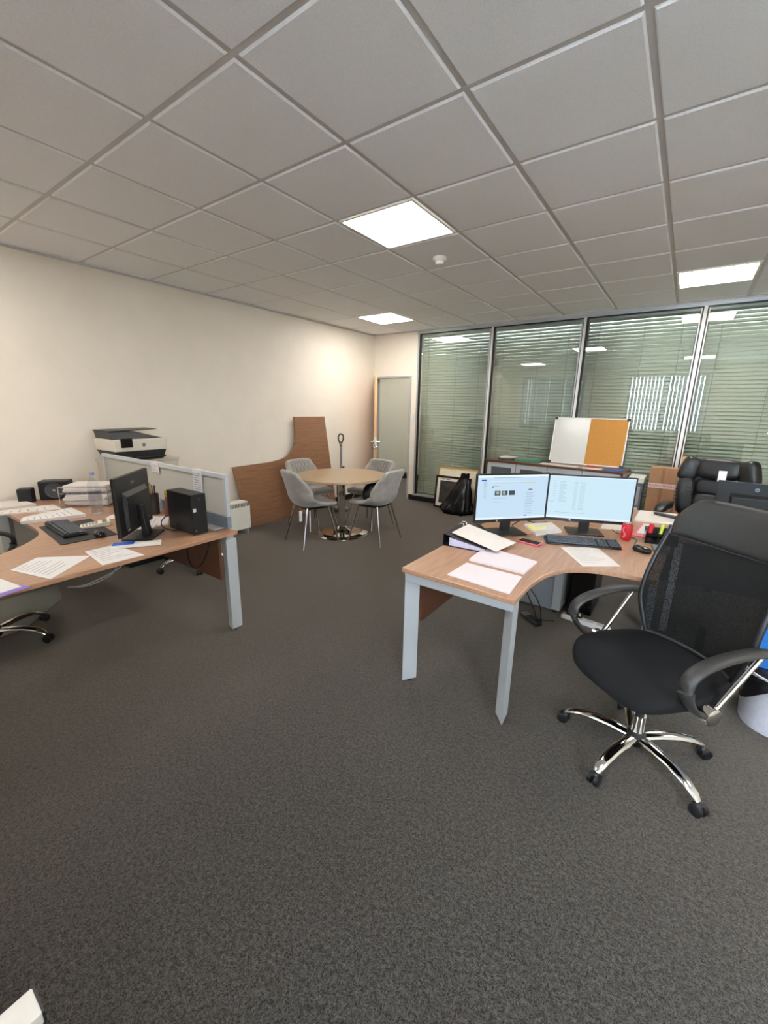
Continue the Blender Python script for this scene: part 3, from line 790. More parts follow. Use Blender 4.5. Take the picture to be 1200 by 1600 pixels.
# convector heater in front of the board's end
t = thing('convector_heater', 'small white convector heater on the floor at the leaning board', 'heater', (-2.80, 1.74, 0))
hp = [(1.50, 0.06), (1.985, 0.06), (1.985, 0.34)]+[(1.985-0.075+0.075*math.cos(a*PI/16), 0.34+0.075*math.sin(a*PI/16)) for a in range(1, 9)]+[(1.575, 0.415)]+[(1.575-0.075*math.sin(a*PI/16), 0.34+0.075*math.cos(a*PI/16)) for a in range(1, 9)]
Mh = Matrix.Translation((-2.87, 0, 0)) @ Mb
b = MB(); b.prism(hp, 0, 0.11, Mh); b.done('casing', mat('heater white', (228, 224, 212), 0.45, var=0.01), t, bevel=0.008, smooth=40)
for i in range(20):
    y = 1.56+0.021*i
    MB().bb(-2.7605, -2.7585, y, y+0.010, 0.345, 0.39).done('vent_slot', inkd_m, t)
for y in (1.56, 1.92): MB().bb(-2.90, -2.73, y-0.012, y+0.012, 0.0, 0.06).done('foot', greymetal_m, t, bevel=0.004)

# storage cabinet with the printer on it
t = thing('storage_cabinet', 'pale grey storage cabinet under the printer at the left wall', 'cabinet', (-2.83, 0.92, 0))
MB().bb(-3.05, -2.66, 0.50, 1.08, 0.10, 1.005).done('body', beige_m, t, bevel=0.003)
MB().bb(-3.04, -2.68, 0.51, 1.07, 0.0, 0.10).done('plinth', black_m, t)  # black base added in place of the shade under the desk
MB().bb(-3.055, -2.645, 0.49, 1.09, 1.005, 1.03).done('top', beige_m, t, bevel=0.003)
for y0, y1 in ((0.505, 0.788), (0.792, 1.075)):
    dr = MB().bb(-2.659, -2.642, y0, y1, 0.11, 1.0).done('door', beige_m, t, bevel=0.003)
    yy = y1-0.03 if y0 < 0.7 else y0+0.03
    MB().tube([(-2.641, yy, 0.55), (-2.62, yy, 0.56), (-2.62, yy, 0.66), (-2.641, yy, 0.67)], 0.005, 8).done('handle', steel_m, dr, smooth=50)
PXC = (-2.84, 0.74, 1.031)
t = thing('printer', 'white and black office printer on the pale cabinet', 'printer', PXC)
b = MB(); b.hexa([(-0.17, -0.20, 0), (0.15, -0.20, 0), (0.15, 0.22, 0), (-0.17, 0.22, 0)], [(-0.19, -0.235, 0.085), (0.185, -0.225, 0.085), (0.185, 0.235, 0.085), (-0.19, 0.235, 0.085)])
b.done('lower_body', mat('dark grey plastic', (58, 58, 60), 0.45), t, bevel=0.006, world=False)
MB().hexa([(-0.195, -0.24, 0.086), (0.195, -0.23, 0.086), (0.195, 0.24, 0.086), (-0.195, 0.24, 0.086)], [(-0.20, -0.25, 0.195), (0.20, -0.24, 0.195), (0.20, 0.245, 0.195), (-0.20, 0.25, 0.195)]).done('upper_body', printer_m, t, bevel=0.008, world=False)
MB().bb(0.150, 0.235, -0.08, 0.20, 0.020, 0.034).done('paper_tray', black_m, t, bevel=0.004, world=False)
MB().box((0.203, -0.13, 0.165), (0.012, 0.10, 0.085)).done('control_panel', blackg_m, t, bevel=0.004, world=False)
b = MB(); b.hexa([(-0.19, -0.23, 0.196), (0.16, -0.23, 0.196), (0.16, 0.22, 0.196), (-0.19, 0.22, 0.196)], [(-0.19, -0.24, 0.262), (0.15, -0.24, 0.262), (0.14, -0.02, 0.262), (-0.19, -0.02, 0.262)])
b.done('document_feeder', mat('dark grey plastic', (58, 58, 60), 0.45), t, bevel=0.006, world=False)
MB().hexa([(-0.185, -0.245, 0.2625), (0.15, -0.245, 0.2625), (0.11, 0.19, 0.276), (-0.15, 0.19, 0.276)], [(-0.19, -0.25, 0.272), (0.155, -0.25, 0.272), (0.11, 0.20, 0.282), (-0.15, 0.20, 0.282)]).done('feeder_tray', mat('dark grey plastic', (58, 58, 60), 0.45), t, world=False)
FX = Matrix(((0, 0, 1, 0.1995), (1, 0, 0, 0.02), (0, 1, 0, 0.14), (0, 0, 0, 1)))
logo_part(t, FX, 0.016, mat('logo grey', (92, 88, 84), 0.4), printer_m)

# stick vacuum standing behind the round table
t = thing('stick_vacuum', 'upright stick vacuum with green trim behind the round table', 'vacuum', (-2.62, 3.50, 0))
MB().ell((0.0, -0.02, 0.04), (0.14, 0.09, 0.038), 0.5, 0.5, 24, 10).done('floor_head', mat('grey plastic', (120, 118, 118), 0.4), t, smooth=60, world=False)
MB().tube([(0, 0, 0.05), (0, 0.01, 0.16), (0, 0.02, 0.22)], [0.03, 0.025, 0.04], 14).done('neck', black_m, t, smooth=60, world=False)
MB().lathe([(0, 0.22), (0.06, 0.22), (0.068, 0.26), (0.066, 0.48), (0.05, 0.56), (0.03, 0.60), (0, 0.60)], 24, Matrix.Translation((0, 0.03, 0))).done('dust_bin', smoke_m, t, smooth=50, world=False)
MB().lathe([(0, 0.56), (0.052, 0.56), (0.045, 0.62), (0.022, 0.66), (0, 0.66)], 24, Matrix.Translation((0, 0.03, 0))).done('motor_cap', mat('grey plastic', (120, 118, 118), 0.4), t, smooth=50, world=False)
MB().tube([(0, 0.03, 0.65), (0, 0.035, 1.03)], 0.017, 14).done('tube', mat('silver plastic', (150, 148, 148), 0.35, 0.4), t, smooth=50, world=False)
MB().tube([(0, 0.03, 0.66), (0.0, 0.10, 0.67)], 0.012, 8).done('cable_hook', black_m, t, smooth=50, world=False)
MB().tube(smoothpath([(0.0, 0.03, 1.00), (-0.02, 0.02, 1.05), (-0.03, 0.01, 1.11), (-0.01, 0.03, 1.16), (0.02, 0.06, 1.14), (0.02, 0.06, 1.08), (0.0, 0.04, 1.02)], 4), 0.011, 10).done('handle', mat('dark grey plastic', (58, 58, 60), 0.45), t, smooth=60, world=False)
MB().tube([(0, 0.035, 0.98), (-0.012, 0.03, 1.05)], [0.020, 0.015], 12).done('green_trim', mat('moss green', (96, 120, 52), 0.4), t, smooth=50, world=False)

# swivel chair behind the frosted screen: only its chrome foot shows below the desk
t = thing('swivel_stool', 'low swivel seat with a chrome star base behind the left desk', 'stool', (-2.30, 0.93, 0))
chair_base(t, rot=math.radians(-92), zt=0.40)
MB().ell((0, 0, 0.43), (0.20, 0.20, 0.035), 0.6, 0.8, 28, 12).done('seat', fabric_m, t, smooth=60, world=False)

# ================================================================== ALONG THE GLASS PARTITION
CA = math.radians(-5)
cb = thing('low_cabinet', 'low grey cabinet with dark glazed doors against the glass partition', 'cabinet', (0.15, 4.585, 0), CA)
HWc = 0.86; ZT = 0.87
MB().bb(-HWc+0.005, HWc-0.005, -0.195, 0.195, 0.05, ZT-0.025).done('body', greymetal_m, cb, world=False)
MB().bb(-HWc+0.03, HWc-0.03, -0.18, 0.19, 0.0, 0.05).done('plinth', black_m, cb, world=False)
MB().bb(-HWc, HWc, -0.225, 0.205, ZT-0.025, ZT).done('top', brown_m, cb, bevel=0.002, world=False)
MB().bb(-HWc, -HWc+0.02, -0.215, 0.2, 0.0, ZT-0.025).done('side_panel', brown_m, cb, world=False)
MB().bb(HWc-0.02, HWc, -0.215, 0.2, 0.0, ZT-0.025).done('side_panel', brown_m, cb, world=False)
wd = (2*HWc-0.05)/4
for k in range(4):
    x0 = -HWc+0.025+wd*k+0.003; x1 = x0+wd-0.006; z0, z1 = 0.06, ZT-0.03
    b = MB(); f = 0.06
    b.bb(x0, x1, -0.215, -0.197, z0, z0+f).bb(x0, x1, -0.215, -0.197, z1-f, z1).bb(x0, x0+f, -0.215, -0.197, z0+f, z1-f).bb(x1-f, x1, -0.215, -0.197, z0+f, z1-f)
    dr = b.done('door', leg_m, cb, world=False)
    MB().bb(x0+f, x1-f, -0.210, -0.203, z0+f, z1-f).done('door_glass', mat('grey glass', (92, 98, 102), 0.15), dr, world=False)
    xk = x1-0.03 if k % 2 == 0 else x0+0.03
    MB().tube([(xk, -0.216, ZT-0.17), (xk, -0.235, ZT-0.17)], [0.008, 0.011], 10).done('knob', steel_m, dr, world=False)
def on_cab(x, y, z=0.0): return Matrix.Rotation(CA, 4, 'Z') @ Vector((x, y, 0)) + Vector((0.15, 4.585, ZT+z))
# combination board leaning on the glass
t = thing('combination_board', 'half white, half cork notice board leaning on the glass partition', 'notice board', (0.49, 4.72, ZT+0.002))
ML = Matrix.Translation((0.49, 4.70, ZT+0.002)) @ Matrix.Rotation(math.radians(-12), 4, 'X')
bw, bh = 0.435, 0.60
MB().bb(-bw+0.012, 0.0, -0.004, 0.006, 0.014, bh-0.012, ML).done('white_half', mat('whiteboard', (208, 206, 199), 0.2, var=0.01), t)
MB().bb(0.0, bw-0.012, -0.004, 0.006, 0.014, bh-0.012, ML).done('cork_half', cork_m, t)
for (a, c, d, e) in ((-bw, bw, 0, 0.014), (-bw, bw, bh-0.012, bh), (-bw, -bw+0.012, 0.014, bh-0.012), (bw-0.012, bw, 0.014, bh-0.012)):
    MB().bb(a, c, -0.009, 0.009, d, e, ML).done('frame', white_m, t)
for x in (-bw, bw-0.03):
    for z in (-0.001, bh-0.029): MB().bb(x-0.003, x+0.033, -0.011, 0.011, z, z+0.031, ML).done('corner_cap', mat('dark grey plastic', (58, 58, 60), 0.45), t, bevel=0.003)
b = MB()
for i in range(6):
    p = ML @ Vector((0.24+0.018*i+random.uniform(-.004, .004), -0.005, 0.115+random.uniform(-.008, .008))); b.tube([p, p+Vector((0, -0.008, 0))], 0.004, 8)
b.done('pins', mat('cork pins', (226, 170, 90), 0.4), t)['kind'] = 'stuff'

def quad(name, label, cat, px, z, th, mt, group=None, lines=0, ink=None, margin=0.1, parent=None, blocks=0):
    """flat sheet or stack whose corners are seen at four pixels on a surface at height z"""
    P = [at(u, v, z+th) for u, v in px]
    c = sum(P, Vector())/4
    t = thing(name, label, cat, (c.x, c.y, z), 0, group)
    b = MB(); b.hexa([(p.x, p.y, z+0.0006) for p in P], [(p.x, p.y, z+th) for p in P]); o_ = b.done('sheet' if th < 0.004 else 'stack', mt, t)
    if lines:
        b = MB()
        for i in range(lines):
            f0 = margin+(1-2*margin)*i/lines; f1 = f0+(1-2*margin)/lines*0.16; g1 = random.uniform(0.55, 0.92) if i % 4 else random.uniform(.3, .5)
            def bl(s, q):
                a = P[0].lerp(P[1], s); d = P[3].lerp(P[2], s); r = a.lerp(d, q); return (r.x, r.y, z+th)
            lo = [bl(0.1, f0), bl(g1, f0), bl(g1, f1), bl(0.1, f1)]
            b.hexa([(x, y, w_+0.0001) for x, y, w_ in lo], [(x, y, w_+0.0004) for x, y, w_ in lo])
        b.done('print', ink or ink_m, t)
    return t
# bits on the cabinet
for (x, y, sx, sy, rz, mt, th, nm, lbl, cat) in (
    (-0.66, 0.02, 0.20, 0.28, 0.3, mat('magazine cover', (70, 66, 62), 0.4), 0.02, 'magazine_stack', 'thin dark magazine stack at the left end of the low cabinet', 'magazines'),
    (-0.34, 0.02, 0.32, 0.24, 0.1, green_m, 0.012, 'green_folder', 'flat green folder on the low cabinet', 'folder'),
    (-0.02, -0.08, 0.22, 0.16, 0.1, paperw_m, 0.003, 'paper_sheet', 'white sheet left of the notice board on the low cabinet', 'paper'),
    (0.22, -0.13, 0.24, 0.12, -0.05, paper_m, 0.003, 'paper_sheet', 'white sheet lying in front of the whiteboard half', 'paper'),
    (0.50, -0.14, 0.22, 0.12, 0.05, mat('pinkish paper', (232, 214, 206), 0.8), 0.003, 'paper_sheet', 'pinkish sheet lying in front of the cork half', 'paper'),
    (0.73, -0.09, 0.22, 0.20, 0.15, mat('navy folder', (58, 80, 140), 0.5), 0.012, 'blue_folder', 'blue folder at the right end of the low cabinet', 'folder')):
    p = on_cab(x, y, 0.0005)
    o = MB().box((0, 0, th/2), (sx, sy, th)).done(nm, mt, None, world=False); o.location = p; o.rotation_euler = (0, 0, CA+rz); tag(o, lbl, cat)
t = thing('paper_stack', 'loose white leaflets on the dark magazines', 'paper', on_cab(-0.645, 0.03, 0.0212), CA+0.1)
for i in range(3): MB().box((0.012*i-0.01, 0.006*i, 0.006+0.005*i), (0.20, 0.15, 0.0045), 0.2-0.18*i).done('leaflet', paper_m, t, world=False)
MB().box((0, 0, 0.0018), (0.20, 0.15, 0.0034), 0.3).done('leaflet', paper_m, t, world=False)
t = thing('marker_tray', 'red strip at the foot of the cork half', 'strip', (0.585, 4.655, ZT+0.0008)); MB().box((0, 0, 0.006), (0.10, 0.025, 0.012)).done('strip', mat('orange red', (226, 92, 60), 0.5), t, bevel=0.002, world=False)

# small unit right of the cabinet
t = thing('file_pedestal', 'narrow grey unit with a white top right of the low cabinet', 'cabinet', (1.11, 4.66, 0))
MB().bb(-0.075, 0.075, -0.17, 0.17, 0.0, 0.74).done('body', mat('mid grey', (120, 124, 130), 0.5), t, bevel=0.004, world=False)
MB().bb(-0.082, 0.082, -0.18, 0.175, 0.741, 0.80).done('top', white_m, t, bevel=0.004, world=False)
MB().bb(-0.055, 0.055, -0.176, -0.171, 0.48, 0.70).done('front_panel', mat('pale grey', (178, 182, 186), 0.4), t, world=False)
MB().bb(-0.06, 0.06, -0.185, -0.171, 0.42, 0.45).done('handle', white_m, t, world=False)
# cardboard boxes
t = thing('cardboard_box', 'tall brown cardboard box with white and red warning tape', 'box', (1.37, 4.60, 0))
MB().bb(-0.135, 0.125, -0.07, 0.09, 0.0, 0.935).done('carton', kraft_m, t, bevel=0.002, world=False)
MB().bb(-0.02, 0.01, -0.071, -0.0704, 0.0, 0.935).done('seam', mat('cardboard seam', (160, 116, 84), 0.8), t, world=False)
tp = MB().bb(-0.136, 0.126, -0.0725, -0.0712, 0.70, 0.755).done('tape', mat('tape white', (236, 216, 214), 0.5), t, world=False)
text_part('FRAGILE FRAGILE', 0.038, mat('tape red', (196, 60, 80), 0.5), tp, Matrix(((1, 0, 0, 0.0), (0, 0, -1, -0.0730), (0, 1, 0, 0.7275), (0, 0, 0, 1))))
t = thing('flat_carton', 'tall light brown flat carton standing by the thick mullion', 'box', (1.56, 4.72, 0))
MB().hexa([(-0.05, -0.10, 0), (0.075, -0.10, 0), (0.075, 0.09, 0), (-0.05, 0.09, 0)], [(-0.05, -0.04, 1.05), (0.075, -0.04, 1.05), (0.075, 0.14, 1.05), (-0.05, 0.14, 1.05)]).done('carton', kraft2_m, t, bevel=0.002, world=False)
MB().hexa([(0.02, -0.101, 0.1), (0.028, -0.101, 0.1), (0.028, -0.098, 0.1), (0.02, -0.098, 0.1)], [(0.02, -0.0425, 1.045), (0.028, -0.0425, 1.045), (0.028, -0.038, 1.045), (0.02, -0.038, 1.045)]).done('fold_edge', mat('pale board edge', (232, 200, 160), 0.8), t, world=False)

# framed pictures leaning on the glass
def picture(name, label, x0, x1, h, y, lean, frame, mount, img, bd, mw, rz=0.0):
    t = thing(name, label, 'picture', ((x0+x1)/2, y, 0))
    W = (x1-x0)/2
    M_ = Matrix.Rotation(rz, 4, 'Z') @ Matrix.Rotation(-lean, 4, 'X')
    for (a, c, d, e) in ((-W, W, 0, bd), (-W, W, h-bd, h), (-W, -W+bd, bd, h-bd), (W-bd, W, bd, h-bd)):
        MB().bb(a, c, -0.012, 0.010, d, e, M_).done('frame', frame, t, world=False)
    MB().bb(-W+bd, W-bd, -0.002, 0.006, bd, h-bd, M_).done('mount', mount, t, world=False)
    MB().bb(-W+bd+mw, W-bd-mw, -0.004, -0.0021, bd+mw, h-bd-mw, M_).done('image', img, t, world=False)
    return t, M_
picture('framed_picture', 'large cream mounted picture in a thin gold frame leaning on the glass', -1.68, -1.00, 0.645, 4.79, math.radians(8), mat('gold frame', (206, 160, 86), 0.35, 0.3), mat('cream mount', (238, 226, 198), 0.8), mat('dull print', (150, 140, 124), 0.7), 0.018, 0.14)
t, M_ = picture('framed_picture', 'smaller black framed dark photograph with a white mount behind the bin bag', -1.66, -1.06, 0.515, 4.705, math.radians(7), mat('black frame', (28, 22, 22), 0.4), mat('white mount', (240, 232, 218), 0.8), mat('dark photograph', (78, 74, 70), 0.5, var2=(26, 24, 24), scale=9), 0.028, 0.05)
b = MB()
for k in range(9):
    if k != 4: b.bb(-0.20+0.016*k, -0.20+0.016*k+0.010, -0.0028, -0.0021, 0.452, 0.470, M_)
b.done('caption', mat('caption ink', (110, 100, 92), 0.8), t, world=False)['kind'] = 'stuff'
# black bin bag in front of them
from mathutils import noise
t = thing('bin_bag', 'knotted shiny black bin bag in front of the framed pictures', 'bin bag', (-1.14, 4.50, 0))
b = MB(); nu, nv = 56, 34; rings = []
for j in range(nv+1):
    v = j/nv; z = 0.62*v
    r = 0.235*(1-v)**0.95*(0.75+0.25*min(1, v/0.08))+0.035+0.025*max(0, (v-0.88)/0.12)
    ox = 0.10*v; ring = []
    for i in range(nu):
        a = 2*PI*i/nu
        f = 1+0.10*math.sin(5*a+2.2*v)+0.06*math.sin(11*a-3*v)+0.10*noise.noise(Vector((math.cos(a)*2.2, math.sin(a)*2.2, z*7)))
        el = 1.22 if math.cos(a) < 0 else 0.85
        ring.append(b.bm.verts.new((ox+r*f*el*math.cos(a), 0.02+0.66*r*f*math.sin(a), max(0.0, z+0.02*noise.noise(Vector((a*3, z*9, 4)))*(1 if v > 0.05 else 0)))))
    rings.append(ring)
for A, B_ in zip(rings, rings[1:]):
    for i in range(nu): b.bm.faces.new((A[i], A[(i+1) % nu], B_[(i+1) % nu], B_[i]))
b.bm.faces.new(list(reversed(rings[0]))); b.bm.faces.new(rings[-1])
b.done('bag', mat('bin bag plastic', (14, 14, 20), 0.22, bump=0.6, bscale=26, scale=10), t, smooth=70, world=False)

# ================================================================== LEATHER CHAIR AND ITS DESK
ec = thing('executive_chair', 'high-back black leather executive chair behind the far desk', 'chair', (1.735, 3.60, 0), math.radians(-14)); ec.scale = (0.93, 0.93, 0.955)
chair_base(ec, rot=0.4, metal=black_m, zt=0.40, R=0.32)
MB().bb(-0.12, 0.12, -0.14, 0.14, 0.395, 0.43).done('mechanism', black_m, ec, world=False, bevel=0.01)
MB().ell((0, -0.02, 0.485), (0.27, 0.27, 0.065), 0.5, 0.45, 36, 14).done('seat', leather_m, ec, smooth=60, world=False)
RB = Matrix.Rotation(math.radians(-9), 4, 'X')
def bk(x, y, z): return RB @ Vector((x, y, z-0.5)) + Vector((0, 0.23, 0.5))
MB().ell(bk(0, 0.06, 0.83), (0.27, 0.045, 0.36), 0.35, 0.4, 36, 16, M=RB).done('back_shell', leather_m, ec, smooth=60, world=False)
MB().ell(bk(0, 0.0, 1.085), (0.185, 0.07, 0.105), 0.55, 0.5, 32, 16, M=RB).done('headrest_cushion', leather_m, ec, smooth=60, world=False)
MB().ell(bk(0, 0.02, 0.905), (0.165, 0.055, 0.085), 0.5, 0.45, 32, 14, M=RB).done('upper_back_cushion', leather_m, ec, smooth=60, world=False)
MB().ell(bk(0, 0.015, 0.70), (0.175, 0.065, 0.135), 0.5, 0.45, 32, 14, M=RB).done('lumbar_cushion', leather_m, ec, smooth=60, world=False)
for s in (-1, 1):
    MB().ell(bk(s*0.245, -0.01, 1.065), (0.085, 0.07, 0.125), 0.5, 0.6, 28, 14, M=RB @ Matrix.Rotation(s*-0.25, 4, 'Y') @ Matrix.Rotation(s*-0.4, 4, 'Z')).done('wing_cushion', leather_m, ec, smooth=60, world=False)
    bo = MB().ell(bk(s*0.235, -0.015, 0.79), (0.075, 0.075, 0.19), 0.5, 0.6, 28, 16, M=RB @ Matrix.Rotation(s*0.10, 4, 'Y') @ Matrix.Rotation(s*-0.4, 4, 'Z')).done('side_bolster', leather_m, ec, smooth=60, world=False)
    b = MB()
    for k in range(6):
        z = 0.70+0.035*k
        b.tube([bk(s*0.235+s*0.02*math.cos(a)-0.07*math.cos(a), -0.02-0.066*math.sin(a), z+0.006*math.sin(2*a)) for a in [PI*q/8 for q in range(9)]], 0.0035, 5)
    b.done('ruching', leather_m, bo, smooth=60, world=False)['kind'] = 'stuff'
    ar = MB().ell((s*0.325, -0.03, 0.70), (0.055, 0.20, 0.035), 0.6, 0.7, 28, 12, fn=lambda v: (v.x, v.y, v.z-0.05*max(0, -v.y/0.2)**2)).done('armrest', leather_m, ec, smooth=60, world=False)
    MB().tube(smoothpath([(s*0.32, -0.14, 0.67), (s*0.325, -0.15, 0.56), (s*0.30, -0.08, 0.46), (s*0.22, 0.0, 0.43)], 5), 0.022, 10, flat=0.6).done('arm_support', black_m, ar, smooth=50, world=False)

# ================================================================== MONITORS
def monitor(label, c, yaw, wd, z0, ht, on, base_off=0.07, square_base=True, back=True, loc_z=DT, group='office monitors', bulge=True):
    """flat monitor facing its own -y; c is the middle of the panel, yaw turns it"""
    t = thing('monitor', label, 'monitor', (c[0], c[1], loc_z+0.0005), yaw, group)
    z0 -= loc_z; W = wd/2; bz = 0.009
    MB().bb(-W, W, 0.0, 0.018, z0, z0+ht).done('housing', black_m, t, bevel=0.003, world=False)
    for (a, q, d, e) in ((-W, W, z0, z0+0.020), (-W, W, z0+ht-bz, z0+ht), (-W, -W+bz, z0+0.020, z0+ht-bz), (W-bz, W, z0+0.020, z0+ht-bz)):
        MB().bb(a, q, -0.004, -0.0002, d, e).done('bezel', black_m, t, world=False)
    scn = MB().bb(-W+bz, W-bz, -0.0022, -0.0002, z0+0.020, z0+ht-bz).done('screen', on if on else blackg_m, t, world=False)
    if bulge:
        MB().hexa([(-W*0.72, 0.018, z0+0.03), (W*0.72, 0.018, z0+0.03), (W*0.72, 0.018, z0+ht*0.74), (-W*0.72, 0.018, z0+ht*0.74)], [(-W*0.66, 0.040, z0+0.05), (W*0.66, 0.040, z0+0.05), (W*0.66, 0.040, z0+ht*0.66), (-W*0.66, 0.040, z0+ht*0.66)]).done('rear_housing', black_m, t, bevel=0.004, world=False)
    MB().hexa([(-0.032, 0.045, 0.010), (0.032, 0.045, 0.010), (0.032, 0.085, 0.010), (-0.032, 0.085, 0.010)], [(-0.032, 0.040, z0+ht*0.45), (0.032, 0.040, z0+ht*0.45), (0.032, 0.062, z0+ht*0.45), (-0.032, 0.062, z0+ht*0.45)]).done('neck', black_m, t, bevel=0.004, world=False)
    MB().bb(-0.115, 0.115, -0.045, 0.135, 0.0, 0.012).done('stand_base', black_m, t, bevel=0.006, world=False)
    return t, scn, z0
def ui(scn, W, z0, ht, items, mt, name='screen_print'):
    """flat print on a screen; items are (x0, x1, y0, y1) in 0..1 from the top left"""
    b = MB()
    for x0, x1, y0, y1 in items:
        b.bb(-W+2*W*x0, -W+2*W*x1, -0.0029, -0.0024, z0+ht*(1-y1), z0+ht*(1-y0))
    o_ = b.done(name, mt, scn, world=False); o_['kind'] = 'stuff'
    return o_
on1 = emat('lit screen left', (196, 220, 240), 0.617); on2 = emat('lit screen right', (200, 226, 240), 0.632)
ge = emat('screen grey', (170, 188, 206), 0.491); de = emat('screen dark', (96, 108, 112), 0.355); be = emat('screen blue', (70, 104, 200), 0.474); ye = emat('screen straw', (212, 212, 178), 0.553); we = emat('screen white', (222, 236, 246), 0.672)
t, s1, z0 = monitor('lit monitor showing an email page, left of the pair on the right desk', (0.612, 1.578), math.radians(48), 0.53, 0.812, 0.328, on1)
W = 0.265-0.009; zz, hh = z0+0.020, 0.328-0.029
ui(s1, W, zz, hh, [(0.0, 1.0, 0.0, 0.05)]+[(0.17, 0.94, 0.145, 0.15)]+[(0.0, 1.0, 0.955, 1.0)], we)
ui(s1, W, zz, hh, [(0.22, 0.62, 0.055, 0.065), (0.86, 0.95, 0.05, 0.062), (0.21, 0.30, 0.24, 0.25)]+[(0.08, 0.13, 0.14+0.045*i, 0.15+0.045*i) for i in range(9)]+[(0.23, 0.42, 0.52, 0.528), (0.23, 0.33, 0.60, 0.608)]+[(0.69, 0.69+random.uniform(.09, .13), 0.40+0.043*i, 0.412+0.043*i) for i in range(12)]+[(0.40+0.03*i, 0.412+0.03*i, 0.968, 0.985) for i in range(14)], ge)
ui(s1, W, zz, hh, [(0.24, 0.81, 0.17, 0.184)], ye)
ui(s1, W, zz, hh, [(0.245, 0.325, 0.35, 0.455), (0.345, 0.425, 0.35, 0.455), (0.445, 0.53, 0.35, 0.455), (0.725, 0.78, 0.325, 0.345), (0.205, 0.22, 0.25, 0.28)], de)
ui(s1, W, zz, hh, [(0.265, 0.305, 0.36, 0.43), (0.36, 0.395, 0.36, 0.44)], ye, 'screen_print')
ui(s1, W, zz, hh, [(0.05, 0.12, 0.095, 0.125), (0.69, 0.73, 0.925, 0.945)], be)
logo_part(t, Matrix(((1, 0, 0, -0.10), (0, 0, -1, -0.0041), (0, 1, 0, z0+0.010), (0, 0, 0, 1))), 0.0065, mat('logo silver', (196, 198, 200), 0.4), black_m)
t, s2, z0 = monitor('lit monitor showing a pale spreadsheet, right of the pair on the right desk', (1.032, 1.913), math.radians(22), 0.55, 0.806, 0.322, on2)
W = 0.275-0.009; zz, hh = z0+0.020, 0.322-0.029
ui(s2, W, zz, hh, [(0.0, 1.0, 0.0, 0.02), (0.0, 1.0, 0.955, 1.0)], we)
ui(s2, W, zz, hh, [(0.05, 0.09, 0.12+0.06*i, 0.128+0.06*i) for i in range(7)]+[(0.13, 0.13+random.uniform(.04, .09), 0.13+0.028*i, 0.139+0.028*i) for i in range(18)]+[(0.30, 0.34, 0.13+0.028*i, 0.137+0.028*i) for i in range(24)]+[(0.37, 0.43, 0.13+0.028*i, 0.137+0.028*i) for i in range(24)]+[(0.10, 0.46, 0.86, 0.868), (0.02, 0.08, 0.60, 0.61)]+[(0.50+0.022*i, 0.508+0.022*i, 0.968, 0.985) for i in range(12)], emat('screen pale grey', (182, 204, 214), 0.553))
logo_part(t, Matrix(((1, 0, 0, -0.11), (0, 0, -1, -0.0041), (0, 1, 0, z0+0.010), (0, 0, 0, 1))), 0.0065, mat('logo silver', (196, 198, 200), 0.4), black_m)
# monitor seen from behind on the left desk
t, s3, z0 = monitor('black monitor seen from behind on the left desk', (-1.285, 0.022), math.radians(-46), 0.47, 0.772, 0.355, None)
RV = lambda x, z: Matrix(((-1, 0, 0, x), (0, 0, 1, 0.0184), (0, 1, 0, z), (0, 0, 0, 1)))
b = MB()
for k, w_ in enumerate((0.010, 0.014, 0.012)): b.bb(-0.015+0.018*k, -0.015+0.018*k+w_, 0.0181, 0.0185, z0+0.295-0.002*k, z0+0.31+0.001*k)
b.done('badge', mat('badge grey', (112, 112, 112), 0.4), t, world=False)
MB().bb(0.115, 0.145, 0.0181, 0.0186, z0+0.022, z0+0.062).done('sticker', paper_m, t, world=False)
# tall dark container behind it
t = thing('desk_tidy', 'tall dark pot partly hidden behind the black monitor', 'pot', (-1.76, 0.375, DT+0.0005))
MB().lathe([(0, 0), (0.034, 0), (0.038, 0.16), (0.035, 0.16), (0.031, 0.004), (0, 0.004)], 24).done('pot', mat('maroon black', (46, 32, 32), 0.4), t, smooth=40, world=False)
for k, (dx, dy, mm) in enumerate(((0.0, 0.01, black_m), (0.014, -0.008, mat('dull red', (112, 60, 52), 0.5)), (-0.012, -0.006, mat('old gold', (176, 134, 60), 0.4, 0.5)))):
    MB().tube([(dx*0.5, dy*0.5, 0.006), (dx*1.6, dy*1.6, 0.22+0.012*k)], 0.005, 8).done('pen', mm, t, smooth=50, world=False)
# monitor seen from behind on the far desk
t, s4, z0 = monitor('black monitor seen from behind on the far desk at the right edge', (2.0, 2.50), math.radians(172), 0.54, 0.80, 0.30, None)
logo_part(t, Matrix(((-1, 0, 0, 0.06), (0, 0, 1, 0.0182), (0, 1, 0, z0+0.258), (0, 0, 0, 1))), 0.013, mat('logo slate', (112, 128, 150), 0.4), black_m)
o = MB().box((0, 0, 0.05), (0.045, 0.0012, 0.075)).done('sticky_note', mat('pale pink note', (236, 222, 222), 0.8), None, world=False); o.location = (1.745, 2.536, 1.075); tag(o, 'pale note stuck to the top of the right edge monitor', 'note')

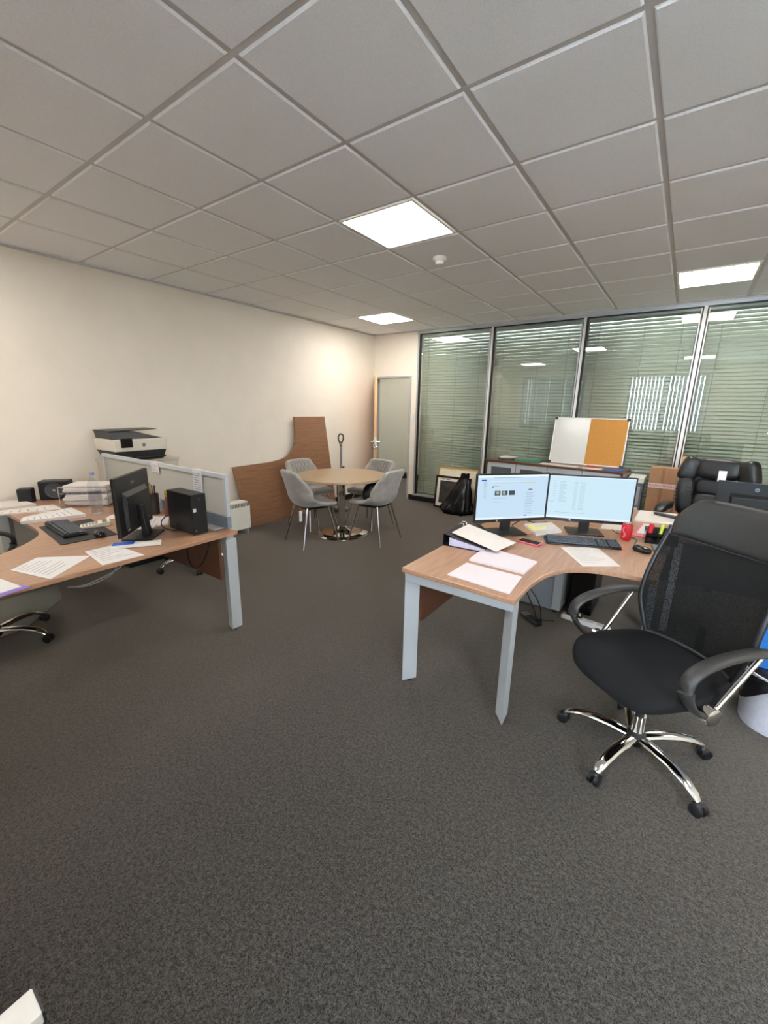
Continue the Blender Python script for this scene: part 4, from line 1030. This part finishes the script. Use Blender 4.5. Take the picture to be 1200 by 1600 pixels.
# ================================================================== KEYBOARDS, MICE, SMALL DESK THINGS
def keyboard(label, c, rz, wd=0.44, dp=0.135, z=DT):
    t = thing('keyboard', label, 'keyboard', (c[0], c[1], z+0.0005), rz, 'black keyboards')
    MB().hexa([(-wd/2, -dp/2, 0.0), (wd/2, -dp/2, 0.0), (wd/2, dp/2, 0.0), (-wd/2, dp/2, 0.0)], [(-wd/2, -dp/2, 0.010), (wd/2, -dp/2, 0.010), (wd/2, dp/2, 0.022), (-wd/2, dp/2, 0.022)]).done('case', black_m, t, bevel=0.004, world=False)
    b = MB(); km = mat('key caps', (74, 80, 88), 0.5)
    rows = [(-0.052, [1.3, 1.3, 1.3, 6, 1.3, 1.3, 1.3]), (-0.032, [2]+[1]*10+[2.2]), (-0.013, [1.6]+[1]*11+[1.6]), (0.006, [1.4]+[1]*12+[1]), (0.025, [1]*12+[1.8]), (0.050, [1]*13)]
    for y, ws in rows:
        x = -wd/2+0.010; k = (wd*0.66)/sum(ws)
        for q in ws:
            b.box((x+q*k/2, y, 0.016+0.045*(y+0.068)*2), (q*k-0.003, 0.0155, 0.007)); x += q*k
        for blk, n, w_ in ((wd*0.66-wd/2+0.020, 3, 0.0185), (wd*0.66-wd/2+0.083, 4, 0.0165)):
            for i in range(n):
                b.box((blk+i*w_+w_/2, y, 0.016+0.045*(y+0.068)*2), (w_-0.003, 0.0155, 0.007))
    o_ = b.done('keys', km, t, world=False); o_['kind'] = 'stuff'
    return t
keyboard('black keyboard in front of the lit monitors', (1.055, 1.665), math.radians(22))
keyboard('black keyboard on the dark desk pad, left desk', (-1.765, -0.205), math.radians(176), z=DT+0.0035)
o = MB().box((0, 0, 0.0018), (0.56, 0.30, 0.003), 0).done('desk_pad', mat('dark desk pad', (50, 50, 52), 0.7), None, bevel=0.001, world=False); o.location = (-1.70, -0.165, DT+0.0003); o.rotation_euler = (0, 0, math.radians(-5)); tag(o, 'dark grey desk pad under the left keyboard', 'desk pad')
def mouse(label, c, rz, z=DT, group='computer mice'):
    t = thing('mouse', label, 'mouse', (c[0], c[1], z+0.0005), rz, group)
    MB().ell((0, 0, 0.012), (0.031, 0.056, 0.023), 0.8, 0.8, 28, 12, fn=lambda v: (v.x, v.y, max(-0.0118, v.z))).done('shell', blackg_m, t, smooth=60, world=False)
    MB().box((0, 0.028, 0.0335), (0.007, 0.018, 0.006)).done('wheel', black_m, t, world=False)
    return t
mouse('black wired mouse on the right desk', (1.385, 1.735), math.radians(60))
mouse('black mouse beside the left keyboard', (-1.455, -0.125), math.radians(-100), DT+0.0035)
o = MB().tube(smoothpath([(1.362, 1.775, DT+0.012), (1.335, 1.86, DT+0.004), (1.33, 2.0, DT+0.0035), (1.20, 2.09, DT+0.0035), (1.17, 2.17, DT+0.0035)], 6), 0.0023, 6).done('mouse_cable', black_m, None, smooth=60); tag(o, 'thin black mouse cable beside the red can', 'cable')
# red can
cp = at(980, 842, DT)
t = thing('drink_can', 'red drink can on the right desk', 'can', (1.275, 1.955, DT+0.0005))
MB().lathe([(0, 0), (0.026, 0), (0.033, 0.010), (0.033, 0.100), (0.027, 0.113), (0.026, 0.115)], 32).done('body', red_m, t, smooth=40, world=False)
MB().lathe([(0.026, 0.1151), (0.027, 0.117), (0.025, 0.117), (0.023, 0.114), (0, 0.114)], 32).done('lid', steel_m, t, smooth=40, world=False)
MB().box((0.008, 0, 0.1152), (0.018, 0.012, 0.0015)).done('ring_pull', steel_m, t, world=False)
b = MB()
for i in range(12):
    q = i/11; a = -2.0+0.25*math.sin(q*6); b.box((0.0333*math.cos(a), 0.0333*math.sin(a), 0.022+0.066*q), (0.012, 0.0012, 0.0062), a+PI/2)
b.done('swirl_print', mat('can pink print', (232, 130, 140), 0.4), t, world=False)
# phone in a pink case
P = [at(u, v, DT+0.01) for u, v in ((809, 842), (827, 840), (846, 851), (828, 856))]
t = thing('phone', 'smartphone in a pink case on the right desk', 'phone', (0.785, 1.475, DT+0.0005), math.radians(-10))
MB().bb(-0.072, 0.072, -0.037, 0.037, 0, 0.010).done('case', pink_m, t, bevel=0.004, world=False)
MB().bb(-0.065, 0.065, -0.031, 0.031, 0.0101, 0.011).done('screen', blackg_m, t, world=False)
# pads and sheets on the right desk
def stackquad(*a, **k): return quad(*a, **k)
quad('notepad', 'white pad nearest the front corner of the right desk', 'notepad', ((699, 897), (729, 879), (816, 901), (796, 927)), DT, 0.006, mat('lilac white paper', (218, 209, 212), 0.8, var=0.01), 'white pads')
quad('notepad', 'white pad between the front pad and the black binder', 'notepad', ((733, 873), (759, 854), (839, 877), (819, 895)), DT, 0.012, mat('lilac white paper', (218, 209, 212), 0.8, var=0.01), 'white pads')
quad('paper_sheet', 'printed sheet in front of the keyboard, right desk', 'paper', ((876, 855), (933, 855), (970, 885), (911, 885)), DT, 0.0015, paperw_m, None, 9)
t = quad('document_stack', 'white document stack with a yellow mark between the monitors', 'documents', ((819, 818), (862, 816), (878, 829), (838, 834)), DT, 0.016, paper_m)
q = [at(u, v, DT+0.0166) for u, v in ((824, 820), (830, 819), (836, 824), (852, 822), (854, 826), (831, 828))]
MB().hexa([(p.x, p.y, DT+0.0163) for p in q], [(p.x, p.y, DT+0.0170) for p in q]).done('yellow_mark', mat('pale yellow', (226, 224, 130), 0.7), t)
# lever-arch binder with a sheet across it
bd = thing('lever_arch_binder', 'black lever-arch binder lying on the left edge of the right desk', 'binder', (0.49, 1.255, DT+0.0005), math.radians(4))
BX, BY = 0.135, 0.155
MB().bb(-BX, BX, -BY, BY, 0.0, 0.003).done('lower_cover', black_m, bd, world=False)
MB().bb(-BX-0.004, -BX, -BY, BY, 0.0, 0.075).done('spine', black_m, bd, world=False)
MB().hexa([(-BX, -BY, 0.072), (BX, -BY, 0.022), (BX, BY, 0.022), (-BX, BY, 0.072)], [(-BX, -BY, 0.076), (BX, -BY, 0.026), (BX, BY, 0.026), (-BX, BY, 0.076)]).done('upper_cover', mat('binder grey black', (44, 44, 46), 0.5), bd, world=False)
MB().hexa([(-0.10, -0.148, 0.004), (0.128, -0.148, 0.004), (0.128, 0.148, 0.004), (-0.10, 0.148, 0.004)], [(-0.10, -0.148, 0.054), (0.128, -0.148, 0.018), (0.128, 0.148, 0.018), (-0.10, 0.148, 0.054)]).done('pages', mat('lilac pages', (206, 200, 224), 0.8), bd, world=False)
for y in (0.07, 0.12):
    MB().tube([(-0.125, y, 0.075), (-0.12, y, 0.092), (-0.095, y, 0.092), (-0.09, y, 0.069)], 0.004, 8).done('ring', steel_m, bd, smooth=50, world=False)
MB().tube([(-BX-0.0045, -0.10, 0.038), (-BX-0.006, -0.10, 0.038)], 0.012, 14).done('finger_ring', steel_m, bd, world=False)
Q = [at(706, 832, 0.803), at(732, 819, 0.803), at(807, 848, 0.744), at(775, 862, 0.744)]
t = thing('paper_sheet', 'warm white handwritten sheet lying across the black binder', 'paper', (0.55, 1.26, DT+0.03))
MB().hexa([tuple(p) for p in Q], [(p.x, p.y, p.z+0.001) for p in Q]).done('sheet', paperw_m, t)
b = MB()
for i in range(7):
    for j in range(random.randint(2, 4)):
        f = 0.16+0.075*i; g = 0.2+0.2*j+random.uniform(-.05, .05); w_ = random.uniform(0.02, 0.05)
        def bl(s_, q_): return Q[0].lerp(Q[3], s_).lerp(Q[1].lerp(Q[2], s_), q_)
        lo = [bl(f, g-w_), bl(f+0.012, g-w_), bl(f+0.012, g+w_), bl(f, g+w_)]
        b.hexa([(p.x, p.y, p.z+0.0011) for p in lo], [(p.x, p.y, p.z+0.0014) for p in lo])
b.done('handwriting', mat('faded ink', (196, 176, 172), 0.8), t)
# desk phone handset / cables behind the monitors
o = MB().tube(smoothpath([(0.56, 1.80, DT+0.006), (0.60, 1.92, DT+0.03), (0.68, 1.97, DT+0.006), (0.74, 2.06, DT+0.006)], 6), 0.004, 8).done('monitor_cable', black_m, None, smooth=60); tag(o, 'black cable curling behind the left lit monitor', 'cable')
o = MB().box((0, 0, 0.012), (0.05, 0.16, 0.022)).done('desk_stapler', black_m, None, bevel=0.006, world=False); o.location = (0.43, 1.535, DT+0.001); o.rotation_euler = (0, 0, 0.75); tag(o, 'black stapler left of the left lit monitor', 'stapler')
# pen organiser
og = thing('pen_organiser', 'smoked plastic desk organiser at the right end of the right desk', 'organiser', (1.465, 2.015, DT+0.0005), math.radians(8))
for (x0, x1, y0, y1, h) in ((-0.09, 0.09, -0.055, -0.052, 0.03), (-0.09, 0.09, 0.052, 0.055, 0.09), (-0.09, -0.087, -0.052, 0.052, 0.075), (0.087, 0.09, -0.052, 0.052, 0.075), (-0.087, 0.087, -0.01, -0.007, 0.06), (-0.03, -0.027, -0.007, 0.052, 0.075), (0.03, 0.033, -0.007, 0.052, 0.075)):
    MB().bb(x0, x1, y0, y1, 0.004, h).done('divider', smoke_m, og, world=False)
MB().bb(-0.09, 0.09, -0.055, 0.055, 0, 0.004).done('base', smoke_m, og, world=False)
def pen(label, x, y, mt, h=0.12, r=0.008, cap=None, nm='highlighter', tilt_=(0.1, 0.05)):
    T_ = Matrix.Translation(og.location) @ Matrix.Rotation(og.rotation_euler.z, 4, 'Z') @ Vector((x, y, 0.006))
    t = thing(nm, label, nm.replace('_', ' '), T_, 0)
    e = Vector((tilt_[0]*h, tilt_[1]*h, h))
    MB().tube([(0, 0, 0), e*0.72], r, 12).done('barrel', mt, t, smooth=40, world=False)
    MB().tube([e*0.72, e*0.97, e], [r*1.08, r*1.08, r*0.8], 12).done('cap', cap or mt, t, smooth=40, world=False)
pen('red marker in the smoked organiser', -0.062, 0.025, red_m, 0.105, 0.013, tilt_=(0.05, 0.1)); pen('lime highlighter in the smoked organiser', -0.005, 0.03, lime_m, 0.11, 0.010, mat('lime cap', (170, 205, 50), 0.4))
pen('dark green pen in the smoked organiser', 0.015, 0.012, mat('bottle green', (30, 70, 60), 0.4), 0.12, 0.006, nm='pen', tilt_=(0.25, 0.1))
T_ = og.location
t = thing('card_pad', 'cream note block standing in the smoked organiser', 'note block', Matrix.Translation(og.location) @ Matrix.Rotation(og.rotation_euler.z, 4, 'Z') @ Vector((0.060, 0.023, 0.005)), og.rotation_euler.z)
MB().box((0, 0, 0.042), (0.048, 0.045, 0.084)).done('block', paperw_m, t, bevel=0.001, world=False)
for x, lbl in ((-0.06, 'left silver eraser in the organiser tray'), (-0.005, 'right silver eraser in the organiser tray')):
    t = thing('eraser', lbl, 'eraser', Matrix.Translation(og.location) @ Matrix.Rotation(og.rotation_euler.z, 4, 'Z') @ Vector((x, -0.031, 0.0045)), og.rotation_euler.z+0.1)
    MB().ell((0, 0, 0.007), (0.023, 0.012, 0.007), 0.5, 0.7, 18, 8).done('body', mat('silver grey', (168, 172, 180), 0.35, 0.3), t, smooth=60, world=False)
t = thing('key_bunch', 'small bunch of keys in the organiser tray', 'keys', Matrix.Translation(og.location) @ Matrix.Rotation(og.rotation_euler.z, 4, 'Z') @ Vector((0.06, -0.031, 0.0045)))
for k in range(3):
    a = 0.9*k; MB().tube([(0, 0, 0.004+0.004*k), (0.022*math.cos(a), 0.016*math.sin(a), 0.005+0.004*k)], 0.004, 6).done('key', steel_m, t, world=False)
MB().tube([(0.012*math.cos(q*PI/6), 0.012*math.sin(q*PI/6), 0.018) for q in range(12)], 0.0015, 6, closed=True).done('ring', steel_m, t, world=False)
# dark flat device at desk end
o = MB().box((0, 0, 0.008), (0.085, 0.13, 0.015)).done('card_reader', mat('taupe plastic', (92, 92, 86), 0.45), None, bevel=0.004, world=False); o.location = (1.475, 1.845, DT+0.0005); o.rotation_euler = (0, 0, 0.15); tag(o, 'flat taupe device at the right end of the right desk', 'device')
# pink folder with papers
t = quad('pink_folder', 'pink folder with white pages beyond the red can', 'folder', ((987, 836), (1003, 818), (1024, 821), (1007, 839)), DT, 0.006, pink_m)
q = [at(u, v, DT+0.012) for u, v in ((995, 832), (1006, 818), (1021, 820), (1008, 834))]
MB().hexa([(p.x, p.y, DT+0.0065) for p in q], [(p.x, p.y, DT+0.012) for p in q]).done('pages', paper_m, t)
quad('paper_sheet', 'white sheet behind the red can', 'paper', ((938, 826), (944, 813), (985, 815), (975, 829)), DT, 0.002, paperw_m)
t = quad('document_stack', 'open white document stack on the far desk with a handset on it', 'documents', ((990, 812), (1000, 797), (1058, 803), (1056, 817)), DT, 0.014, paperw_m)
hs = thing('phone_handset', 'dark phone handset lying on the white documents', 'phone', (1.485, 2.80, DT+0.0150), math.radians(-25))
MB().ell((0, 0, 0.012), (0.115, 0.022, 0.012), 0.6, 0.7, 28, 10).done('body', mat('dark grey plastic', (58, 58, 60), 0.45), hs, smooth=60, world=False)
b = MB()
for i in range(5):
    for j in range(2): b.box((-0.03+0.018*i, -0.007+0.014*j, 0.0245), (0.011, 0.008, 0.003))
b.done('buttons', mat('button grey', (186, 190, 190), 0.5), hs, world=False)['kind'] = 'stuff'

# ---- left desk
quad('document_stack', 'white pages on a dark folder at the left wall end of the left desk', 'documents', ((-30, 798), (-12, 784), (34, 781), (56, 787)), DT, 0.022, paperw_m)
quad('document_stack', 'long white document stack below the speakers', 'documents', ((-14, 805), (0, 798), (84, 788), (96, 795)), DT, 0.012, paperw_m, None, 6)
quad('document_stack', 'printed catalogue stack behind the left keyboard', 'documents', ((31, 815), (36, 808), (111, 793), (134, 803)), DT, 0.022, paper_m, None, 8)
quad('card', 'small blank white card between the stacks on the left desk', 'card', ((60, 801), (62, 799), (80, 797), (82, 800)), DT, 0.002, paperw_m)
quad('paper_sheet', 'large crumpled printed sheet at the desk edge, left desk', 'paper', ((16, 891), (58, 871), (142, 868), (79, 905)), DT, 0.002, paper_m, 'loose sheets on the left desk', 8)
quad('paper_sheet', 'wide printed sheet under the blue marker box', 'paper', ((132, 862), (178, 851), (226, 867), (160, 883)), DT, 0.0015, paper_m, 'loose sheets on the left desk', 7, margin=0.12)
quad('paper_sheet', 'white sheet at the far left corner of the picture on the left desk', 'paper', ((-60, 945), (-40, 905), (0, 904), (34, 916)), DT, 0.004, paper_m, 'loose sheets on the left desk')
quad('paper_sheet', 'white sheet lying between the black monitor and the computer', 'paper', ((205, 830), (228, 806), (264, 807), (262, 820)), DT, 0.002, paper_m, 'loose sheets on the left desk', 6)
quad('purple_folder', 'purple plastic folder hanging at the left desk edge', 'folder', ((-40, 944), (10, 911), (51, 916), (0, 933)), DT, 0.0012, mat('purple plastic', (122, 92, 176), 0.4))
quad('paper_sheet', 'small white sheet left of the black monitor stand', 'paper', ((163, 811), (174, 804), (185, 803), (186, 810)), DT, 0.002, paperw_m, 'loose sheets on the left desk')
# blue-and-white marker box
t = thing('marker_box', 'blue and white flat box in front of the black monitor', 'box', (-1.075, -0.075, DT+0.002), math.atan2(0.20, 0.13))
MB().bb(-0.13, 0.13, -0.024, 0.024, 0, 0.020).done('tray', white_m, t, bevel=0.002, world=False)
MB().bb(-0.122, -0.01, -0.0255, 0.0255, 0.0205, 0.024).done('blue_lid', blue_m, t, bevel=0.001, world=False)
# calculator
t = thing('calculator', 'white desk calculator on the dark desk pad', 'calculator', (-1.72, -0.05, DT+0.0040), math.radians(72))
MB().hexa([(-0.085, -0.045, 0), (0.085, -0.045, 0), (0.085, 0.045, 0), (-0.085, 0.045, 0)], [(-0.085, -0.045, 0.012), (0.085, -0.045, 0.034), (0.085, 0.045, 0.034), (-0.085, 0.045, 0.012)]).done('case', mat('ivory plastic', (228, 222, 200), 0.5), t, bevel=0.003, world=False)
MB().box((0.055, 0, 0.031), (0.028, 0.066, 0.004), 0, Matrix.Rotation(0, 4, 'Y')).done('display', mat('lcd', (96, 104, 92), 0.3), t, world=False)
b = MB()
for i in range(5):
    for j in range(4): b.box((-0.068+0.019*i, -0.030+0.02*j, 0.0145+0.0025*i), (0.013, 0.014, 0.004))
b.done('buttons', mat('button taupe', (150, 146, 134), 0.5), t, world=False)['kind'] = 'stuff'
# bottle
t = thing('water_bottle', 'clear plastic water bottle with a pale blue cap', 'bottle', (-2.08, 0.10, DT+0.0005))
pf = [(0.036, 0), (0.042, 0.006), (0.042, 0.02), (0.040, 0.04), (0.043, 0.06), (0.040, 0.085), (0.043, 0.11), (0.0425, 0.20), (0.038, 0.235), (0.026, 0.27), (0.014, 0.292), (0.0135, 0.30)]
MB().lathe([(0, 0.0)]+pf+[(0, 0.3)], 28).done('bottle_wall', clear_m, t, smooth=50, world=False)
MB().lathe([(0, 0.002)]+[(r-0.002, z+0.002) for r, z in pf[:5]]+[(0, 0.064)], 28).done('water', glassmat('water', (0.90, 0.93, 0.95), 0.03), t, smooth=40, world=False)
MB().lathe([(0, 0.3005), (0.0165, 0.3005), (0.0165, 0.322), (0, 0.322)], 20).done('cap', mat('pale blue cap', (150, 158, 200), 0.4), t, smooth=40, world=False)
MB().lathe([(0.0434, 0.115), (0.0434, 0.185)], 28).done('label_band', glassmat('bottle label', (0.82, 0.80, 0.86), 0.05, 0.2), t, smooth=40, world=False)
# speakers
for (c, rz, W, H, D, nm, lbl) in (((-2.93, -0.10), math.radians(56), 0.10, 0.125, 0.09, 'desk_speaker', 'small black desk speaker at the left wall'), ((-2.935, 0.115), math.radians(56), 0.225, 0.165, 0.12, 'desk_speaker', 'wide black speaker with a round cone at the left wall')):
    t = thing(nm, lbl, 'speaker', (c[0], c[1], DT+0.0005), rz)
    MB().bb(-W/2, W/2, -D/2, D/2, 0, H).done('cabinet', black_m, t, bevel=0.010, world=False)
    if W > 0.2:
        FM = Matrix(((1, 0, 0, 0.0), (0, 0, -1, -D/2), (0, 1, 0, H/2), (0, 0, 0, 1)))
        MB().lathe([(0.068, 0.0), (0.068, 0.004), (0.058, 0.004), (0.052, -0.001), (0.02, -0.004), (0, -0.004)], 32, FM @ Matrix.Translation((0, 0, 0.001))).done('cone', mat('cone grey', (70, 70, 74), 0.5), t, smooth=50, world=False)
        MB().lathe([(0.012, 0), (0.009, 0.006), (0, 0.008)], 20, FM).done('dust_cap', mat('dome grey', (160, 160, 164), 0.3), t, smooth=60, world=False)
    else:
        MB().bb(-W/2+0.012, W/2-0.012, -D/2-0.002, -D/2, 0.012, H-0.012).done('grille', mat('grille cloth', (40, 40, 42), 0.9), t, world=False)
# letter trays
lt = thing('letter_trays', 'two-tier wire letter trays on the left desk', 'letter trays', (-2.47, 0.215, DT+0.0005), math.radians(45))
for z in (0.010, 0.115):
    b = MB(); X, Y = 0.175, 0.125
    for zz in (z, z+0.05): b.tube([(-X, -Y, zz), (X, -Y, zz), (X, Y, zz), (-X, Y, zz)], 0.0025, 6, closed=True)
    for i in range(9):
        x = -X+2*X*i/8; b.tube([(x, -Y, z), (x, Y, z)], 0.0016, 5)
    b.done('tray', steel_m, lt, world=False)
for sx in (-1, 1):
    for sy in (-1, 1): MB().tube([(sx*0.177, sy*0.127, 0), (sx*0.177, sy*0.127, 0.17)], 0.003, 6).done('post', steel_m, lt, world=False)
def tray_stack(label, z, th, n, mt):
    t = thing('document_stack', label, 'documents', (lt.location.x, lt.location.y, DT+z), lt.rotation_euler.z, 'papers in the letter trays')
    for k in range(n):
        MB().box((random.uniform(-.012, .012), random.uniform(-.008, .008), th*(k+0.5)/n), (0.31, 0.215, th/n*0.92), random.uniform(-.03, .03)).done('bundle', mt if k % 3 else paper_m, t, world=False)
tray_stack('thick paper stack in the lower letter tray', 0.0165, 0.085, 7, paperw_m); tray_stack('paper stack in the upper letter tray', 0.1215, 0.055, 5, paperw_m)
# desktop computer
pc = thing('desktop_computer', 'small black desktop computer standing on the left desk', 'computer', (-1.15, 0.295, DT+0.0005))
MB().bb(-0.15, 0.148, -0.048, 0.052, 0.004, 0.268).done('case', black_m, pc, bevel=0.004, world=False)
MB().bb(0.1485, 0.152, -0.046, 0.050, 0.006, 0.266).done('front_panel', mat('satin black', (28, 28, 30), 0.35), pc, world=False, bevel=0.001)
MB().bb(0.1525, 0.153, -0.042, -0.022, 0.155, 0.178).done('sticker', paper_m, pc, world=False)
for z in (0.06, 0.085, 0.11, 0.135): MB().bb(0.1522, 0.1528, -0.04, -0.026, z, z+0.008).done('port', inkd_m, pc, world=False)
MB().tube([(0.152, -0.033, 0.03), (0.1535, -0.033, 0.03)], 0.004, 10).done('power_light', mat('light grey', (190, 190, 190), 0.4), pc, world=False)
MB().bb(-0.14, 0.14, -0.0485, -0.0483, 0.02, 0.11).done('vent_panel', mat('vent grey', (46, 46, 48), 0.5), pc, world=False)
logo_part(pc, Matrix(((0, 0, 1, 0.1522), (1, 0, 0, 0.005), (0, 1, 0, 0.235), (0, 0, 0, 1))), 0.010, mat('logo dark', (70, 70, 74), 0.4), black_m)
o = MB().tube(smoothpath([(-1.40, 0.30, DT+0.07), (-1.43, 0.26, DT+0.03), (-1.36, 0.225, DT+0.006), (-1.24, 0.215, DT+0.006), (-1.16, 0.222, DT+0.02), (-1.19, 0.238, DT+0.05)], 7), 0.004, 8).done('power_cable', black_m, None, smooth=60); tag(o, 'black cable looping between the black monitor and the computer', 'cable')
t = thing('figurine', 'small gold and red ornament in front of the frosted divider', 'ornament', (-1.62, 0.40, DT+0.0005))
MB().lathe([(0, 0), (0.022, 0), (0.020, 0.03), (0.010, 0.06), (0.014, 0.10), (0.006, 0.15), (0, 0.155)], 16).done('body', mat('dull red', (112, 60, 52), 0.5), t, smooth=60, world=False)
MB().ell((0.004, 0, 0.175), (0.014, 0.010, 0.028), 1, 1, 16, 10).done('top', mat('old gold', (176, 134, 60), 0.4, 0.5), t, smooth=60, world=False)

# ================================================================== UNDER THE DESKS
pd = thing('mobile_pedestal', 'silver grey mobile pedestal under the right desk', 'pedestal', (0.72, 2.27, 0))
MB().bb(-0.20, 0.19, -0.22, 0.25, 0.035, 0.58).done('body', greymetal_m, pd, bevel=0.004, world=False)
for z0, z1 in ((0.05, 0.30), (0.306, 0.436), (0.442, 0.572)):
    dr = MB().bb(-0.195, 0.125, -0.238, -0.2205, z0, z1).done('drawer', greymetal_m, pd, bevel=0.003, world=False)
    MB().bb(-0.09, 0.02, -0.243, -0.2385, z1-0.03, z1-0.015).done('handle', steel_m, dr, world=False)
MB().bb(0.132, 0.19, -0.236, -0.2205, 0.05, 0.572).done('side_strip', leg_m, pd, world=False)
for x in (-0.15, 0.14):
    for y in (-0.16, 0.19): MB().cyl((x, y, 0), 0.02, 0.034, 12).done('caster', black_m, pd, world=False)
pt = thing('tower_computer', 'black tower computer in the shade under the right desk', 'computer', (1.03, 2.36, 0))
MB().bb(-0.085, 0.085, -0.20, 0.20, 0.012, 0.42).done('case', black_m, pt, bevel=0.005, world=False)
MB().bb(-0.08, 0.08, -0.206, -0.2005, 0.02, 0.41).done('front_panel', blackg_m, pt, bevel=0.003, world=False)
for x in (-0.06, 0.06):
    for y in (-0.15, 0.15): MB().cyl((x, y, 0), 0.012, 0.013, 10).done('foot', black_m, pt, world=False)
ps = thing('power_strip', 'white power strip on the carpet under the right desk', 'power strip', (1.10, 2.03, 0.0005), math.radians(-8))
MB().bb(-0.17, 0.17, -0.028, 0.028, 0, 0.035).done('body', white_m, ps, bevel=0.006, world=False)
for k in range(4): MB().box((-0.12+0.075*k, 0, 0.037), (0.05, 0.04, 0.004)).done('socket', mat('socket grey', (206, 206, 206), 0.5), ps, world=False)
for k in (0, 1): MB().box((-0.12+0.075*k, 0, 0.06), (0.04, 0.036, 0.042)).done('plug', black_m, ps, bevel=0.006, world=False)
MB().bb(-0.045, -0.03, -0.022, -0.019, 0.06, 0.082).done('plug_label', mat('plug yellow', (236, 232, 170), 0.6), ps, world=False)
o = MB().tube(smoothpath([(1.275, 2.005, 0.012), (1.33, 1.96, 0.006), (1.40, 1.95, 0.006), (1.46, 2.0, 0.006)], 6), 0.005, 8).done('power_lead', white_m, None, smooth=60); tag(o, 'short white lead running from the power strip', 'cable')
o = MB().tube(smoothpath([(0.64, 1.95, 0.69), (0.61, 1.90, 0.58), (0.66, 1.88, 0.47), (0.62, 1.86, 0.36), (0.70, 1.85, 0.22), (0.76, 1.86, 0.10), (0.80, 1.88, 0.008), (0.90, 1.93, 0.006)], 8), 0.005, 8).done('hanging_cable', black_m, None, smooth=60); tag(o, 'black cables hanging in front of the silver pedestal', 'cable')
o = MB().tube(smoothpath([(0.66, 1.95, 0.69), (0.69, 1.90, 0.56), (0.62, 1.87, 0.44), (0.69, 1.85, 0.30), (0.80, 1.84, 0.16), (0.83, 1.86, 0.008)], 8), 0.004, 8).done('hanging_cable', black_m, None, smooth=60); tag(o, 'thinner black cable crossing in front of the silver pedestal', 'cable')
t = thing('power_adapter', 'black adapter with a silver end behind the right desk front leg', 'adapter', (0.76, 1.83, 0.0005), math.radians(-35))
MB().bb(-0.09, 0.09, -0.03, 0.03, 0, 0.034).done('brick', black_m, t, bevel=0.006, world=False); MB().bb(-0.088, -0.03, -0.031, 0.031, 0.005, 0.036).done('silver_end', steel_m, t, world=False)
# left: cables under the desk
o = MB().tube(smoothpath([(-1.02, -0.20, 0.69), (-1.06, -0.23, 0.60), (-1.10, -0.34, 0.555), (-1.15, -0.42, 0.56), (-1.06, -0.36, 0.58), (-1.0, -0.22, 0.64), (-0.99, -0.19, 0.69)], 8), 0.004, 8).done('hanging_cable', mat('grey cable', (168, 170, 172), 0.5), None, smooth=60); tag(o, 'pale grey cable looping below the left desk edge', 'cable')
o = MB().tube(smoothpath([(-1.02, 0.36, 0.69), (-1.04, 0.35, 0.58), (-1.12, 0.34, 0.46), (-1.22, 0.34, 0.42), (-1.30, 0.35, 0.48), (-1.30, 0.36, 0.60), (-1.22, 0.36, 0.69)], 8), 0.005, 8).done('hanging_cable', black_m, None, smooth=60); tag(o, 'black cable loop hanging in front of the left desk back panel', 'cable')
# chair mat
o = MB().prism([(-2.75, -0.95), (-2.06, -0.95), (-2.06, -0.46), (-2.42, -0.12), (-2.75, -0.05)], 0.0005, 0.004).done('chair_mat', mat('clear grey mat', (92, 93, 86), 0.3, var=0.03), None); tag(o, 'grey plastic floor mat under the left desk chair', 'mat')

# ================================================================== WASTE BIN AT THE RIGHT EDGE
wb = thing('waste_bin', 'white waste bin with a black liner behind the front office chair', 'bin', (2.085, 1.50, 0))
MB().lathe([(0.0, 0.0), (0.135, 0.0), (0.14, 0.01), (0.165, 0.30), (0.168, 0.305), (0.160, 0.305), (0.134, 0.015), (0, 0.012)], 36).done('bin_body', mat('bin white', (214, 212, 220), 0.5), wb, smooth=40, world=False)
b = MB(); rings = []
for j in range(9):
    v = j/8; ring = []
    for i in range(40):
        a = 2*PI*i/40; r = (0.171 if v < 0.75 else 0.171-0.03*(v-0.75)*4)+0.006*math.sin(7*a)+0.004*math.sin(13*a)
        z = 0.20+0.06*math.sin(3*a+0.6)*(1-v)+0.115*v
        if j == 8: r -= 0.012
        ring.append(b.bm.verts.new((r*math.cos(a), r*math.sin(a), z)))
    rings.append(ring)
for A, B_ in zip(rings, rings[1:]):
    for i in range(40): b.bm.faces.new((A[i], A[(i+1) % 40], B_[(i+1) % 40], B_[i]))
b.done('liner', mat('bin bag plastic', (14, 14, 20), 0.22), wb, smooth=60, world=False)
MB().lathe([(0, 0.27), (0.15, 0.27), (0.15, 0.275), (0, 0.275)], 30).done('liner_floor', mat('bin bag plastic', (14, 14, 20), 0.22), wb, world=False)
t = thing('blue_packet', 'blue packet sticking up out of the white waste bin', 'packet', (2.055, 1.57, 0.2765), 0.1)
MB().hexa([(-0.09, -0.03, 0), (0.09, -0.03, 0), (0.09, 0.03, 0), (-0.09, 0.03, 0)], [(-0.10, -0.01, 0.26), (0.10, -0.01, 0.26), (0.10, 0.008, 0.26), (-0.10, 0.008, 0.26)]).done('packet', mat('bright blue', (24, 104, 180), 0.35), t, bevel=0.004, world=False)
MB().hexa([(-0.05, -0.0275, 0.10), (0.05, -0.0275, 0.10), (0.05, -0.018, 0.10), (-0.05, -0.018, 0.10)], [(-0.05, -0.017, 0.17), (0.05, -0.017, 0.17), (0.05, -0.010, 0.17), (-0.05, -0.010, 0.17)]).done('print', paper_m, t, world=False)
